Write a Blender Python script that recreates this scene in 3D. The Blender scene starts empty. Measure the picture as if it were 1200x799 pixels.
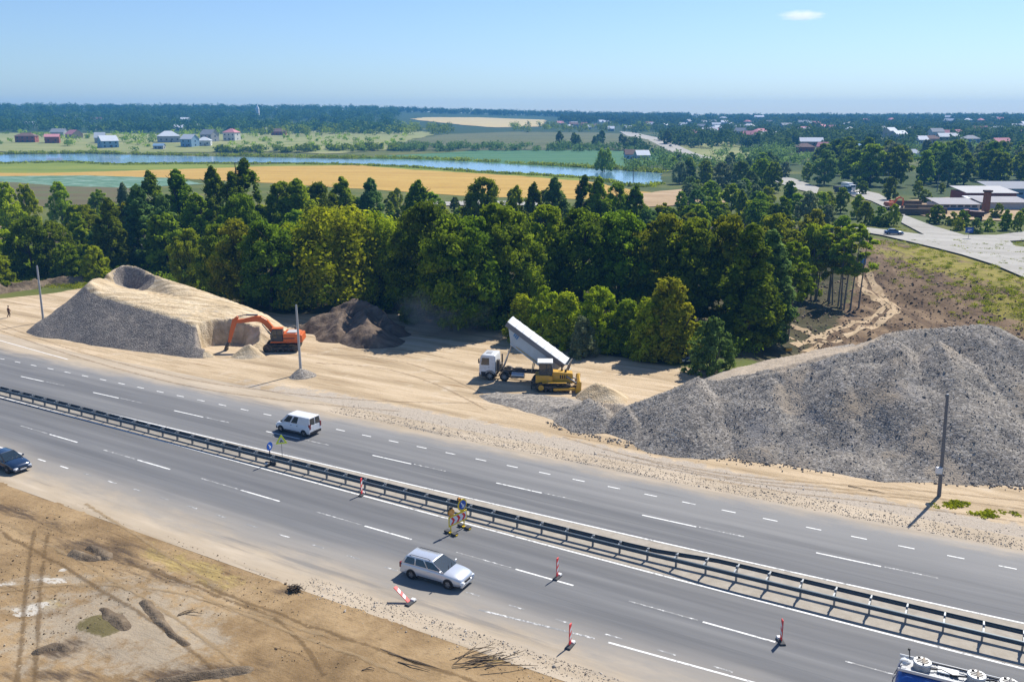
import bpy, bmesh, math, random
import numpy as np
from mathutils import Vector, Matrix
random.seed(7); RNG = np.random.default_rng(7)
PI = math.pi; R = math.radians
S = bpy.context.scene; COL = S.collection

# ------------------------------------------------------------------ objects
def link(o, parent=None):
    COL.objects.link(o)
    if parent: o.parent = parent
    return o
def tag(o, label=None, cat=None, group=None, kind=None):
    if label: o['label'] = label
    if cat: o['category'] = cat
    if group: o['group'] = group
    if kind: o['kind'] = kind
    return o
def thing(name, label, cat, loc=(0, 0, 0), rz=0.0, group=None, sc=1.0):
    o = link(bpy.data.objects.new(name, None)); o.location = loc; o.rotation_euler = (0, 0, rz); o.empty_display_size = .3
    o.scale = (sc, sc, sc) if not hasattr(sc, '__len__') else sc
    return tag(o, label, cat, group)
def copy_tree(o, parent=None):
    c = o.copy(); COL.objects.link(c)
    if parent: c.parent = parent
    for ch in list(o.children): copy_tree(ch, c)
    return c

class MB:
    def __init__(s): s.v = []; s.f = []; s.m = []
    def add(s, vs, fs, mi=0):
        b = len(s.v); s.v += [tuple(p) for p in vs]; s.f += [[b+i for i in f] for f in fs]; s.m += [mi]*len(fs); return s
    def face(s, pts, mi=0): return s.add(pts, [list(range(len(pts)))], mi)
    def box(s, c, d, rot=None, mi=0, top=(1, 1)):
        x, y, z = d[0]/2, d[1]/2, d[2]/2; a, b = top
        vs = [(-x, -y, -z), (x, -y, -z), (x, y, -z), (-x, y, -z), (-x*a, -y*b, z), (x*a, -y*b, z), (x*a, y*b, z), (-x*a, y*b, z)]
        M = Matrix.Identity(3) if rot is None else rot; c = Vector(c)
        return s.add([c+M@Vector(p) for p in vs], [(0, 3, 2, 1), (4, 5, 6, 7), (0, 1, 5, 4), (1, 2, 6, 5), (2, 3, 7, 6), (3, 0, 4, 7)], mi)
    def cyl(s, p0, p1, r0, r1=None, n=12, mi=0, caps=True):
        p0 = Vector(p0); p1 = Vector(p1); r1 = r0 if r1 is None else r1; d = (p1-p0).normalized()
        a = d.orthogonal().normalized(); b = d.cross(a); vs = []
        for p, r in ((p0, r0), (p1, r1)):
            for k in range(n): t = 2*PI*k/n; vs.append(p+a*(r*math.cos(t))+b*(r*math.sin(t)))
        fs = [(k, (k+1) % n, n+(k+1) % n, n+k) for k in range(n)]
        if caps: fs += [tuple(range(n))[::-1], tuple(range(n, 2*n))]
        return s.add(vs, fs, mi)
    def tube(s, path, radii, n=8, mi=0):
        path = [Vector(p) for p in path]; vs = []; L = len(path)
        if not hasattr(radii, '__len__'): radii = [radii]*L
        for i, p in enumerate(path):
            d = (path[min(i+1, L-1)]-path[max(i-1, 0)]).normalized()
            a = d.cross(Vector((.31, .77, .55))).normalized(); b = d.cross(a)
            for k in range(n): t = 2*PI*k/n; vs.append(p+a*(radii[i]*math.cos(t))+b*(radii[i]*math.sin(t)))
        fs = [(i*n+k, i*n+(k+1) % n, (i+1)*n+(k+1) % n, (i+1)*n+k) for i in range(L-1) for k in range(n)]
        fs += [tuple(range(n))[::-1], tuple(range((L-1)*n, L*n))]
        return s.add(vs, fs, mi)
    def prism(s, pts, y0, y1, mi=0, axis='y'):          # pts in (x,z), extruded along y
        n = len(pts); mk = (lambda p, t: (p[0], t, p[1])) if axis == 'y' else ((lambda p, t: (t, p[0], p[1])) if axis == 'x' else (lambda p, t: (p[0], p[1], t)))
        vs = [mk(p, y0) for p in pts]+[mk(p, y1) for p in pts]
        fs = [tuple(range(n)), tuple(range(n, 2*n))[::-1]]+[(k, n+k, n+(k+1) % n, (k+1) % n) for k in range(n)]
        return s.add(vs, fs, mi)
    def loft(s, rings, closed=True, caps=True, mi=0):
        n = len(rings[0]); vs = [p for r in rings for p in r]; L = len(rings)
        fs = [(i*n+k, i*n+(k+1) % n, (i+1)*n+(k+1) % n, (i+1)*n+k) for i in range(L-1) for k in range(n if closed else n-1)]
        if caps: fs += [tuple(range(n))[::-1], tuple(range((L-1)*n, L*n))]
        return s.add(vs, fs, mi)
    def sphere(s, c, r, mi=0, n=10, m=6, sc=(1, 1, 1)):
        rings = []
        for i in range(m+1):
            t = -PI/2+PI*i/m; rr = max(math.cos(t), .02)
            rings.append([(c[0]+r*sc[0]*rr*math.cos(2*PI*k/n), c[1]+r*sc[1]*rr*math.sin(2*PI*k/n), c[2]+r*sc[2]*math.sin(t)) for k in range(n)])
        return s.loft(rings, mi=mi)
    def mesh(s, name, mats, smooth=False):
        me = bpy.data.meshes.new(name); me.from_pydata(s.v, [], s.f); mats = mats if isinstance(mats, (list, tuple)) else [mats]
        for m in mats: me.materials.append(m)
        if len(mats) > 1: me.polygons.foreach_set('material_index', s.m)
        bm = bmesh.new(); bm.from_mesh(me); bmesh.ops.recalc_face_normals(bm, faces=bm.faces); bm.to_mesh(me); bm.free()
        if smooth: me.shade_smooth(); me.set_sharp_from_angle(angle=R(40))
        return me
    def build(s, name, mats, parent=None, smooth=False, bevel=0.0, loc=None, rot=None, label=None, seg=2):
        o = link(bpy.data.objects.new(name, s.mesh(name, mats, smooth)), parent)
        if bevel:
            b = o.modifiers.new('bevel', 'BEVEL'); b.width = bevel; b.segments = seg; b.limit_method = 'ANGLE'; b.angle_limit = R(35); b.harden_normals = False
        if loc: o.location = loc
        if rot: o.rotation_euler = rot
        if label: o['label'] = label
        return o
def rotY(a): return Matrix.Rotation(a, 3, 'Y')
def rotZ(a): return Matrix.Rotation(a, 3, 'Z')
def rotX(a): return Matrix.Rotation(a, 3, 'X')

def fast_mesh(name, verts, quads, mat, smooth=False, attrs=None):
    verts = np.asarray(verts, np.float32).reshape(-1, 3); quads = np.asarray(quads, np.int32); k = quads.shape[1]; nf = len(quads)
    me = bpy.data.meshes.new(name); me.vertices.add(len(verts)); me.vertices.foreach_set('co', verts.ravel())
    me.loops.add(nf*k); me.loops.foreach_set('vertex_index', quads.ravel())
    me.polygons.add(nf); me.polygons.foreach_set('loop_start', np.arange(nf, dtype=np.int32)*k)
    me.update(calc_edges=True); me.validate()
    for a, d in (attrs or {}).items():
        at = me.attributes.new(a, 'FLOAT', 'POINT'); at.data.foreach_set('value', np.asarray(d, np.float32))
    me.materials.append(mat)
    if smooth: me.shade_smooth()
    return me

# ------------------------------------------------------------------ noise
def _h(ix, iy, seed):
    n = (ix.astype(np.int64)*374761393+iy.astype(np.int64)*668265263+seed*1442695041) & 0xffffffff
    n = ((n ^ (n >> 13))*1274126177) & 0xffffffff; n = (n ^ (n >> 16)) & 0xffff
    return n/65535.0
def vnoise(x, y, seed=0):
    x = np.asarray(x, float); y = np.asarray(y, float); ix = np.floor(x); iy = np.floor(y); fx = x-ix; fy = y-iy
    fx = fx*fx*(3-2*fx); fy = fy*fy*(3-2*fy); ix = ix.astype(np.int64); iy = iy.astype(np.int64)
    return (_h(ix, iy, seed)*(1-fx)+_h(ix+1, iy, seed)*fx)*(1-fy)+(_h(ix, iy+1, seed)*(1-fx)+_h(ix+1, iy+1, seed)*fx)*fy
def fbm(x, y, scale=1.0, octv=4, seed=0):
    x = np.asarray(x, float)/scale; y = np.asarray(y, float)/scale; t = 0; a = .5; n = 0
    for o in range(octv): t = t+a*vnoise(x, y, seed+o*17); n += a; a *= .5; x = x*2.03+5.1; y = y*2.03+1.7
    return t/n
def sm(a, b, x):
    t = np.clip((np.asarray(x, float)-a)/(b-a), 0, 1); return t*t*(3-2*t)

# ------------------------------------------------------------------ camera model (photo 1200 x 799)
F = 1050.0; H0 = 28.3; HZ = 138.0; PITCH = math.atan((399.5-HZ)/F); CP = math.cos(PITCH); SP = math.sin(PITCH)
def ray(u, v):
    x = (u-600)/F; y = -(v-399.5)/F; return np.array([x, CP+y*SP, -SP+y*CP])
def atz(u, v, z=0.0):                 # point of the picture ray at height z
    d = ray(u, v); t = (z-H0)/d[2]; return Vector((d[0]*t, d[1]*t, z))
def aty(u, v, Y):                     # point of the picture ray at ground distance Y
    d = ray(u, v); t = Y/d[1]; return Vector((d[0]*t, Y, H0+d[2]*t))
# ------------------------------------------------------------------ road frame: s along, n across (n=0 is the near white line)
RC = [4.94812677e-06, 4.28145714e-04, -5.89267947e-01, 5.74145574e+01]
_xs = np.linspace(-62, 32, 3761); _ys = np.polyval(RC, _xs)
def _ext():
    d = np.polyder(RC); m0 = np.polyval(d, _xs[0]); m1 = np.polyval(d, _xs[-1])
    xa = np.linspace(-190, -62, 640)[:-1]; xb = np.linspace(32, 130, 490)[1:]
    return np.concatenate([xa, _xs, xb]), np.concatenate([_ys[0]+m0*(xa+62), _ys, _ys[-1]+m1*(xb-32)])
RX, RY = _ext(); _sg = np.hypot(np.diff(RX), np.diff(RY)); RS = np.concatenate([[0], np.cumsum(_sg)]); RS -= np.interp(0, RX, RS)
_tx = np.gradient(RX, RS); _ty = np.gradient(RY, RS)
def road(s, n, z=0.0):
    x = np.interp(s, RS, RX); y = np.interp(s, RS, RY); tx = np.interp(s, RS, _tx); ty = np.interp(s, RS, _ty); l = math.hypot(tx, ty)
    return Vector((x-ty/l*n, y+tx/l*n, z))
def road_n(x, y):                     # signed distance across (approximate)
    return (np.asarray(y, float)-np.interp(x, RX, RY))*0.862
RDIR = R(-30.3)
# ------------------------------------------------------------------ terrain
def zt(x, y):
    x = np.asarray(x, float); y = np.asarray(y, float)
    r = np.hypot(x, np.maximum(y, 1)); az = x/np.maximum(y, 1)
    crest = 29+20*sm(.18, -.25, az)
    z = 8*sm(690, 900, r)+(crest-8)*sm(900, 2700, r)+3*(fbm(x, y, 700, 2, 3)-.5)*sm(900, 1500, r)
    z = np.where(y < 1, 0, z)
    ho = sm(24, 44, x)*sm(88, 64, x+.12*(y-160))*sm(80, 102, y)*sm(205, 168, y)
    z = z-4.2*ho
    rough = sm(-12.5, -16, road_n(x, y))*sm(200, 120, np.hypot(x, y))
    z = z+rough*(.6*(fbm(x, y, 9, 3, 5)-.5)+.36*(fbm(x, y, 1.7, 3, 6)-.5))
    z = z+ho*(1.4*(fbm(x, y, 6, 3, 8)-.5)+1.7*(fbm(x*.55, y*.12, 1.6, 3, 9)-.5))
    return z
_GT = 30*1.012**np.arange(480)
def G(u, v, dz=0.0):                  # the picture ray's first hit on the terrain
    d = ray(u, v)
    if d[2] >= -1e-4: d[2] = -1e-4
    T = _GT; hit = H0+d[2]*T <= zt(d[0]*T, d[1]*T); i = int(np.argmax(hit)) if hit.any() else len(T)-1
    a, b = T[max(i-1, 0)], T[i]
    for _ in range(2):
        q = np.linspace(a, b, 48); hit = H0+d[2]*q <= zt(d[0]*q, d[1]*q); i = int(np.argmax(hit)) if hit.any() else 47; a, b = q[max(i-1, 0)], q[i]
    b = float(b)
    return Vector((d[0]*b, d[1]*b, float(zt(d[0]*b, d[1]*b))+dz))
def hgt(u, vb, vt):                   # height of something standing at (u, vb) whose top is seen at vt
    p = G(u, vb); return p, aty(u, vt, p.y).z-p.z
HAZE_D = .00019; HAZE_C = (.12, .46, 1.0, 1); HAZE_G = 0; SKY_S = .088; SKY_T = (.74, .89, 1.14); SKY_DUST = .5; SUN_S = 5.0; EXPO = .48
# ------------------------------------------------------------------ materials
class NT:
    def __init__(s, name):
        s.mat = bpy.data.materials.new(name); s.mat.use_nodes = True; s.t = s.mat.node_tree; s.t.nodes.clear()
        s.out = s.t.nodes.new('ShaderNodeOutputMaterial')
    def n(s, typ, ins=None, **kw):
        nd = s.t.nodes.new('ShaderNode'+typ)
        for k, v in kw.items(): setattr(nd, k, v)
        for k, v in (ins or {}).items():
            sk = nd.inputs[k]
            if hasattr(v, 'is_output') or isinstance(v, bpy.types.NodeSocket): s.t.links.new(v, sk)
            elif isinstance(v, bpy.types.Node): s.t.links.new(v.outputs[0], sk)
            else: sk.default_value = v if not (isinstance(v, tuple) and len(v) == 3 and sk.type == 'RGBA') else (*v, 1)
        return nd
    def pos(s): return s.n('NewGeometry').outputs['Position']
    def map(s, vec, scale=(1, 1, 1), rot=(0, 0, 0)): return s.n('Mapping', {'Vector': vec, 'Scale': scale, 'Rotation': rot}).outputs[0]
    def noise(s, vec, scale=1.0, detail=4.0, rough=.55, dist=0.0):
        return s.n('TexNoise', {'Vector': vec, 'Scale': scale, 'Detail': detail, 'Roughness': rough, 'Distortion': dist}).outputs[0]
    def ramp(s, fac, stops):
        nd = s.n('ValToRGB', {'Fac': fac}); e = nd.color_ramp.elements
        while len(e) < len(stops): e.new(.5)
        for k, (p, c) in enumerate(stops): e[k].position = p; e[k].color = (*c, 1) if len(c) == 3 else c
        return nd.outputs[0]
    def step(s, x, a, b): return s.n('MapRange', {0: x, 1: a, 2: b, 3: 0., 4: 1.}, interpolation_type='SMOOTHSTEP').outputs[0]
    def m(s, op, a, b=0.0): return s.n('Math', {0: a, 1: b}, operation=op).outputs[0]
    def mix(s, f, a, b, blend='MIX'):
        nd = s.t.nodes.new('ShaderNodeMix'); nd.data_type = 'RGBA'; nd.blend_type = blend
        for i, v in ((0, f), (6, a), (7, b)):
            sk = nd.inputs[i]
            if isinstance(v, bpy.types.NodeSocket): s.t.links.new(v, sk)
            else: sk.default_value = (*v, 1) if isinstance(v, tuple) and len(v) == 3 else v
        return nd.outputs[2]
    def attr(s, a): return s.n('Attribute', attribute_name=a).outputs['Fac']
    def bump(s, h, strength=.5, dist=.05): return s.n('Bump', {'Height': h, 'Strength': strength, 'Distance': dist}).outputs[0]
    def bsdf(s, color, rough=.9, metal=0.0, normal=None, spec=.3, **kw):
        ins = {'Base Color': color, 'Roughness': rough, 'Metallic': metal, 'Specular IOR Level': spec}
        if normal is not None: ins['Normal'] = normal
        ins.update(kw); b = s.n('BsdfPrincipled', ins); s.t.links.new(b.outputs[0], s.out.inputs[0]); return s.mat
_mc = {}
def flat(name, col, rough=.5, metal=0.0, var=.15, scale=3.0, spec=.4, coat=0.0, dirt=0.0):
    if name in _mc: return _mc[name]
    t = NT(name); v = t.n('TexCoord').outputs['Object']; n = t.noise(v, scale, 5, .6)
    c = t.mix(n, tuple(c*(1-var) for c in col), tuple(min(1, c*(1+var)) for c in col))
    if dirt:
        z = t.n('SeparateXYZ', {0: v}).outputs[2]; d = t.m('MULTIPLY', t.step(t.noise(v, 2.2, 6, .65), .42, .7), dirt)
        c = t.mix(d, c, (.30, .22, .13))
    kw = {'Coat Weight': coat, 'Coat Roughness': .08} if coat else {}
    _mc[name] = t.bsdf(c, rough, metal, spec=spec, **kw); return _mc[name]
def glass(name='glass', col=(.012, .02, .025)):
    if name in _mc: return _mc[name]
    t = NT(name); v = t.n('TexCoord').outputs['Object']; n = t.noise(v, 4, 2)
    _mc[name] = t.bsdf(t.mix(n, col, tuple(c*1.6 for c in col)), .06, 0, spec=.9); return _mc[name]
def lamp_glass(name, col): return flat(name, col, .12, 0, .1, 8, .8)

def m_ground():
    t = NT('ground_soil'); P = t.pos(); rot = t.map(P, (1, 1, 1), (0, 0, R(30.3)))
    st = t.noise(t.map(rot, (.05, .55, .2)), 1, 6, .62); st2 = t.noise(t.map(rot, (.16, 1.9, .3)), 1, 5, .6)
    n1 = t.noise(P, .045, 5, .6); n2 = t.noise(P, .33, 6, .62); n3 = t.noise(P, 2.3, 6, .7); n4 = t.noise(P, .012, 3, .5)
    # meadow
    c = t.ramp(n1, [(.3, (.06, .085, .018)), (.5, (.11, .125, .03)), (.68, (.19, .17, .055))])
    c = t.mix(t.m('MULTIPLY', n3, .5), c, (.07, .09, .02))
    c = t.mix(t.attr('wood'), c, t.mix(n2, (.02, .045, .014), (.04, .07, .02)))
    # forest floor
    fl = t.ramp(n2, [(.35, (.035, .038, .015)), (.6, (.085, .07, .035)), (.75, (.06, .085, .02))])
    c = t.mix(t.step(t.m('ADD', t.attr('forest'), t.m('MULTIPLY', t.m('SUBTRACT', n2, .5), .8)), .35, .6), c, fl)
    # hollow: torn brown soil with weeds
    hs = t.ramp(t.noise(t.map(P, (.9, .22, 1), (0, 0, R(-8))), .5, 8, .7, .6), [(.3, (.055, .036, .022)), (.44, (.125, .082, .048)), (.58, (.205, .14, .082)), (.75, (.33, .235, .14))])
    c = t.mix(t.step(t.m('ADD', t.attr('hollow'), t.m('MULTIPLY', t.m('SUBTRACT', n2, .5), .7)), .4, .6), c, hs)
    wd = t.ramp(t.m('ADD', t.m('MULTIPLY', n3, .5), t.m('MULTIPLY', n2, .5)), [(.3, (.07, .085, .015)), (.5, (.21, .18, .035)), (.7, (.36, .28, .075))])
    c = t.mix(t.step(t.m('ADD', t.attr('weeds'), t.m('MULTIPLY', t.m('SUBTRACT', t.noise(t.map(P, (.34, .09, 1), (0, 0, R(-8))), 1, 7, .7, .8), .5), 2.2)), .5, .68), c, wd)
    # sand yard
    sa = t.ramp(st, [(.25, (.24, .175, .105)), (.42, (.385, .29, .18)), (.55, (.50, .385, .25)), (.72, (.58, .465, .33))])
    sa = t.mix(t.step(st2, .56, .74), sa, (.27, .175, .09)); sa = t.mix(t.step(n2, .55, .78), sa, (.54, .45, .335))
    sa = t.mix(t.m('MULTIPLY', t.step(n3, .52, .75), .45), sa, (.28, .205, .13))
    gr = t.ramp(t.noise(P, 5.5, 3, .8), [(.3, (.31, .265, .205)), (.5, (.39, .33, .26)), (.7, (.47, .41, .335))])
    c = t.mix(t.step(t.m('ADD', t.attr('yard'), t.m('MULTIPLY', t.m('SUBTRACT', n2, .5), .5)), .42, .58), c, sa)
    c = t.mix(t.step(t.m('ADD', t.attr('shoulder'), t.m('MULTIPLY', t.m('SUBTRACT', t.noise(P, .7, 5, .7), .5), 1.3)), .5, .72), c, gr)
    # foreground dirt
    di = t.ramp(t.noise(t.map(P, (1, 1, 1), (0, 0, R(20))), .16, 7, .62, .4), [(.26, (.115, .073, .035)), (.42, (.22, .145, .072)), (.56, (.315, .215, .112)), (.72, (.40, .285, .16))])
    di = t.mix(t.step(t.noise(t.map(rot, (.10, 1.3, .3)), 1, 6, .65), .58, .72), di, (.10, .063, .032))
    di = t.mix(t.m('MULTIPLY', t.step(n3, .5, .72), .55), di, (.145, .093, .045)); di = t.mix(t.m('MULTIPLY', t.step(t.noise(P, 9, 3, .7), .6, .75), .5), di, (.42, .32, .2))
    c = t.mix(t.step(t.m('ADD', t.attr('dirt'), t.m('MULTIPLY', t.m('SUBTRACT', n2, .5), .7)), .38, .62), c, di)
    straw = t.ramp(t.noise(t.map(rot, (.7, 6, 1)), 1, 5, .7), [(.35, (.20, .14, .06)), (.6, (.38, .28, .11)), (.8, (.48, .38, .20))])
    c = t.mix(t.step(t.m('ADD', t.attr('straw'), t.m('MULTIPLY', t.m('SUBTRACT', t.noise(P, .8, 6, .7), .5), 1.8)), .55, .95), c, straw)
    c = t.mix(t.m('MULTIPLY', t.step(t.m('ADD', t.attr('pale'), t.m('MULTIPLY', t.m('SUBTRACT', t.noise(P, .9, 7, .75), .5), 2.2)), .45, 1.0), .75), c, (.34, .285, .21))
    c = t.mix(t.step(t.m('ADD', t.attr('mud'), t.m('MULTIPLY', t.m('SUBTRACT', t.noise(P, 1.1, 6, .7), .5), .9)), .5, .64), c, t.mix(n3, (.085, .072, .030), (.17, .14, .065)))
    c = t.mix(t.m('MULTIPLY', t.step(t.m('ADD', t.attr('white'), t.m('MULTIPLY', t.m('SUBTRACT', t.noise(t.map(rot, (1.2, 2.4, 1)), 1, 6, .7), .5), 1.6)), .55, .72), .85), c, (.52, .48, .41))
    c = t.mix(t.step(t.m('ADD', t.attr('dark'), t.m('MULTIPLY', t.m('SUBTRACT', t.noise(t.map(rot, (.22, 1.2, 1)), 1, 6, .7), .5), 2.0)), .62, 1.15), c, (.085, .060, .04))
    hb = t.m('ADD', t.m('MULTIPLY', n3, 1.0), t.m('MULTIPLY', t.noise(P, 7, 4, .7), .45)); hb = t.m('ADD', hb, t.m('MULTIPLY', st2, .9))
    return t.bsdf(c, .95, 0, t.bump(hb, .55, .14), .12)

def m_road():
    t = NT('worn_asphalt'); uv = t.n('UVMap').outputs[0]; P = t.pos(); xyz = t.n('SeparateXYZ', {0: uv}); s_, n_ = xyz.outputs[0], xyz.outputs[1]
    fine = t.noise(P, 14, 3, .8); st = t.noise(t.map(uv, (.03, .8, 1)), 1, 6, .6); st2 = t.noise(t.map(uv, (.008, 2.4, 1)), 1, 4, .6); big = t.noise(t.map(uv, (.05, .16, 1)), 1, 4, .55)
    c = t.ramp(st, [(.3, (.085, .086, .090)), (.5, (.13, .130, .131)), (.72, (.185, .182, .176))])
    c = t.mix(t.m('MULTIPLY', t.step(st2, .5, .66), .3), c, (.10, .10, .104)); c = t.mix(t.m('MULTIPLY', fine, .28), c, (.25, .245, .235)); c = t.mix(t.m('MULTIPLY', t.step(t.noise(P, 28, 2, .8), .58, .7), .3), c, (.08, .08, .08))
    wp = None
    for q in (-1.25, -2.85, -5.2, -6.9, 5.4, 7.0, 8.6, 10.2):
        d = t.m('ABSOLUTE', t.m('SUBTRACT', t.m('ADD', n_, t.m('MULTIPLY', big, .8)), q+.4)); f = t.step(d, .55, .1); wp = f if wp is None else t.m('MAXIMUM', wp, f)
    c = t.mix(t.m('MULTIPLY', wp, t.m('MULTIPLY', st, .55)), c, (.085, .085, .087))
    # lighter, dustier outer lanes
    lt = t.ramp(big, [(.3, (.185, .182, .175)), (.7, (.26, .25, .235))]); lt = t.mix(t.m('MULTIPLY', fine, .25), lt, (.34, .33, .31))
    far = t.step(t.m('ADD', n_, t.m('MULTIPLY', t.m('SUBTRACT', st, .5), 4.)), 6.5, 11.5); c = t.mix(t.m('MULTIPLY', far, .62), c, lt)
    near = t.step(t.m('ADD', n_, t.m('MULTIPLY', t.m('SUBTRACT', big, .5), 5.0)), -6.2, -9.4)
    c = t.mix(t.m('MULTIPLY', near, .55), c, (.34, .30, .245))
    # median strip between the two white lines
    md = t.ramp(t.noise(P, 1.3, 6, .7), [(.3, (.26, .225, .175)), (.7, (.37, .33, .27))])
    fr = t.m('SUBTRACT', n_, t.m('MULTIPLY', s_, .033)); inm = t.m('MULTIPLY', t.step(n_, .02, .3), t.step(fr, 4.05, 3.75)); c = t.mix(inm, c, md)
    # dust blown over the edges
    du = t.ramp(t.noise(t.map(uv, (.12, .9, 1)), 1, 5, .6), [(.3, (.33, .26, .175)), (.7, (.47, .385, .28))])
    wob = t.m('MULTIPLY', t.m('SUBTRACT', t.noise(t.map(uv, (.22, .6, 1)), 1, 7, .68), .5), 5.0)
    nd = t.step(t.m('ADD', n_, wob), -8.6, -12.2); c = t.mix(nd, c, du)
    fd = t.step(t.m('ADD', t.m('SUBTRACT', n_, t.m('MULTIPLY', s_, .03)), t.m('MULTIPLY', wob, .7)), 12.2, 15.2); c = t.mix(fd, c, du)
    # long seams
    sd = t.m('ABSOLUTE', t.m('SUBTRACT', t.m('ADD', n_, t.m('MULTIPLY', t.noise(t.map(uv, (.05, 0, 0)), 1, 3), .5)), 6.4)); c = t.mix(t.m('MULTIPLY', t.step(sd, .09, .02), .35), c, (.07, .07, .07)); sd = t.m('ABSOLUTE', t.m('ADD', n_, t.m('ADD', 5.6, t.m('MULTIPLY', t.noise(t.map(uv, (.06, 0, 0)), 1, 3), .5)))); c = t.mix(t.m('MULTIPLY', t.step(sd, .07, .02), .28), c, (.07, .07, .07))
    cz = t.m('MULTIPLY', t.step(t.noise(t.map(uv, (.018, .32, 1)), 1, 7, .7), .54, .62), .45); c = t.mix(cz, c, (.105, .104, .104))
    return t.bsdf(c, .82, 0, t.bump(fine, .25, .01), .3)
def m_rut(name, a, b, cover=.5, op=.8):
    t = NT(name); P = t.pos(); n = t.noise(P, 1.6, 6, .7); uv = t.n('UVMap').outputs[0]; x = t.n('SeparateXYZ', {0: uv}); e = t.m('ABSOLUTE', t.m('SUBTRACT', x.outputs[1], .5)); tr = t.n('TexWave', {'Vector': t.map(uv, (3.2, 0, 0)), 'Scale': 1.0, 'Distortion': .6}, bands_direction='X').outputs[1]
    al = t.step(t.m('ADD', t.m('SUBTRACT', n, e), t.m('MULTIPLY', tr, .10)), cover-.42, cover-.12); b_ = t.n('BsdfPrincipled', {'Base Color': t.mix(tr, a, b), 'Roughness': .95, 'Specular IOR Level': .1}); tp = t.n('BsdfTransparent'); mx = t.n('MixShader', {0: t.m('MULTIPLY', al, op), 1: tp.outputs[0], 2: b_.outputs[0]}); t.t.links.new(mx.outputs[0], t.out.inputs[0]); return t.mat
def m_paint(name, wear):
    t = NT(name); P = t.pos(); w = t.step(t.m('ADD', t.noise(P, 3.2, 6, .75), t.m('MULTIPLY', t.noise(P, .5, 3), .3)), wear, wear+.16)
    return t.bsdf(t.mix(w, (.72, .71, .67), (.22, .215, .205)), .7, 0, None, .3)
def m_field(name, stops, ang=0.0, sx=.01, sy=.12, stripe=0.0, sc=(0, 0, 0)):
    t = NT(name); P = t.pos(); r = t.map(P, (1, 1, 1), (0, 0, -ang)); n = t.noise(t.map(r, (sx, sy, .1)), 1, 6, .6); n2 = t.noise(P, .06, 5, .65)
    f = t.m('ADD', t.m('MULTIPLY', n, .7), t.m('MULTIPLY', n2, .3)); c = t.ramp(f, stops)
    if stripe:
        w = t.n('TexWave', {'Vector': t.map(r, (0, stripe, 0)), 'Scale': 1.0, 'Distortion': 1.5, 'Detail': 2.0}, bands_direction='Y').outputs[1]
        c = t.mix(t.m('MULTIPLY', t.step(w, .55, .9), .5), c, sc)
    c = t.mix(t.m('MULTIPLY', t.step(t.noise(P, .5, 4, .7), .5, .7), .25), c, (.05, .07, .02))
    return t.bsdf(c, .95, 0, None, .1)
def m_water():
    t = NT('river_water'); P = t.pos(); n = t.noise(t.map(P, (.5, .5, 1)), 1, 4, .6)
    b = t.bsdf(t.mix(t.noise(P, .01, 3), (.10, .22, .36), (.16, .29, .42)), .12, 0, t.bump(n, .12, .1), .5); return b
def m_heap(name, stops, sc=.35, fine=2.6, streak=None, peb=None, rot=0.0, bump=.5):
    t = NT(name); P = t.pos(); n = t.noise(P, sc, 7, .65, .3); c = t.ramp(n, stops)
    if streak:
        s_ = t.noise(t.map(P, (.25, 1.6, .25), (0, 0, rot)), 1, 6, .65); c = t.mix(t.step(s_, .52, .68), c, streak)
    if peb:
        v = t.n('TexVoronoi', {'Vector': P, 'Scale': fine}); rc = t.n('SeparateColor', {0: v.outputs['Color']}).outputs[0]
        c = t.mix(t.m('MULTIPLY', t.step(rc, .55, .95), .85), c, peb[0]); c = t.mix(t.m('MULTIPLY', t.step(rc, .4, .08), .8), c, peb[1])
        h = t.m('SUBTRACT', 1.0, v.outputs['Distance'])
    else: h = t.noise(P, fine, 6, .7)
    tan = t.step(t.attr('mask'), .45, .6)
    return t, c, tan, t.bump(t.m('ADD', h, t.m('MULTIPLY', t.noise(P, fine*.35, 5, .7), 1.2)), bump, .18)
def m_leaf(name, c1, c2, c3, trans=.3, hv=.035):
    t = NT(name); a = t.attr('tint'); c = t.ramp(a, [(.1, c1), (.5, c2), (.92, c3)]); rnd = t.n('ObjectInfo').outputs['Random']
    h = t.n('HueSaturation', {'Hue': t.m('ADD', .5-hv/2, t.m('MULTIPLY', rnd, hv)), 'Saturation': 1.0, 'Value': t.m('ADD', .8, t.m('MULTIPLY', t.m('FRACT', t.m('MULTIPLY', rnd, 7.31)), .45)), 'Color': c}).outputs[0]
    b = t.n('BsdfPrincipled', {'Base Color': h, 'Roughness': .8, 'Specular IOR Level': .04})
    tr = t.n('BsdfTranslucent', {'Color': t.mix(.5, h, (.35, .42, .05), 'MIX') if False else h}); mx = t.n('MixShader', {0: trans, 1: b.outputs[0], 2: tr.outputs[0]})
    t.t.links.new(mx.outputs[0], t.out.inputs[0]); return t.mat
def m_bark(name, a, b):
    t = NT(name); v = t.n('TexCoord').outputs['Object']; n = t.noise(t.map(v, (6, 6, 1.2)), 1, 5, .65); return t.bsdf(t.mix(n, a, b), .95, 0, t.bump(n, .5, .03), .1)
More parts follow.
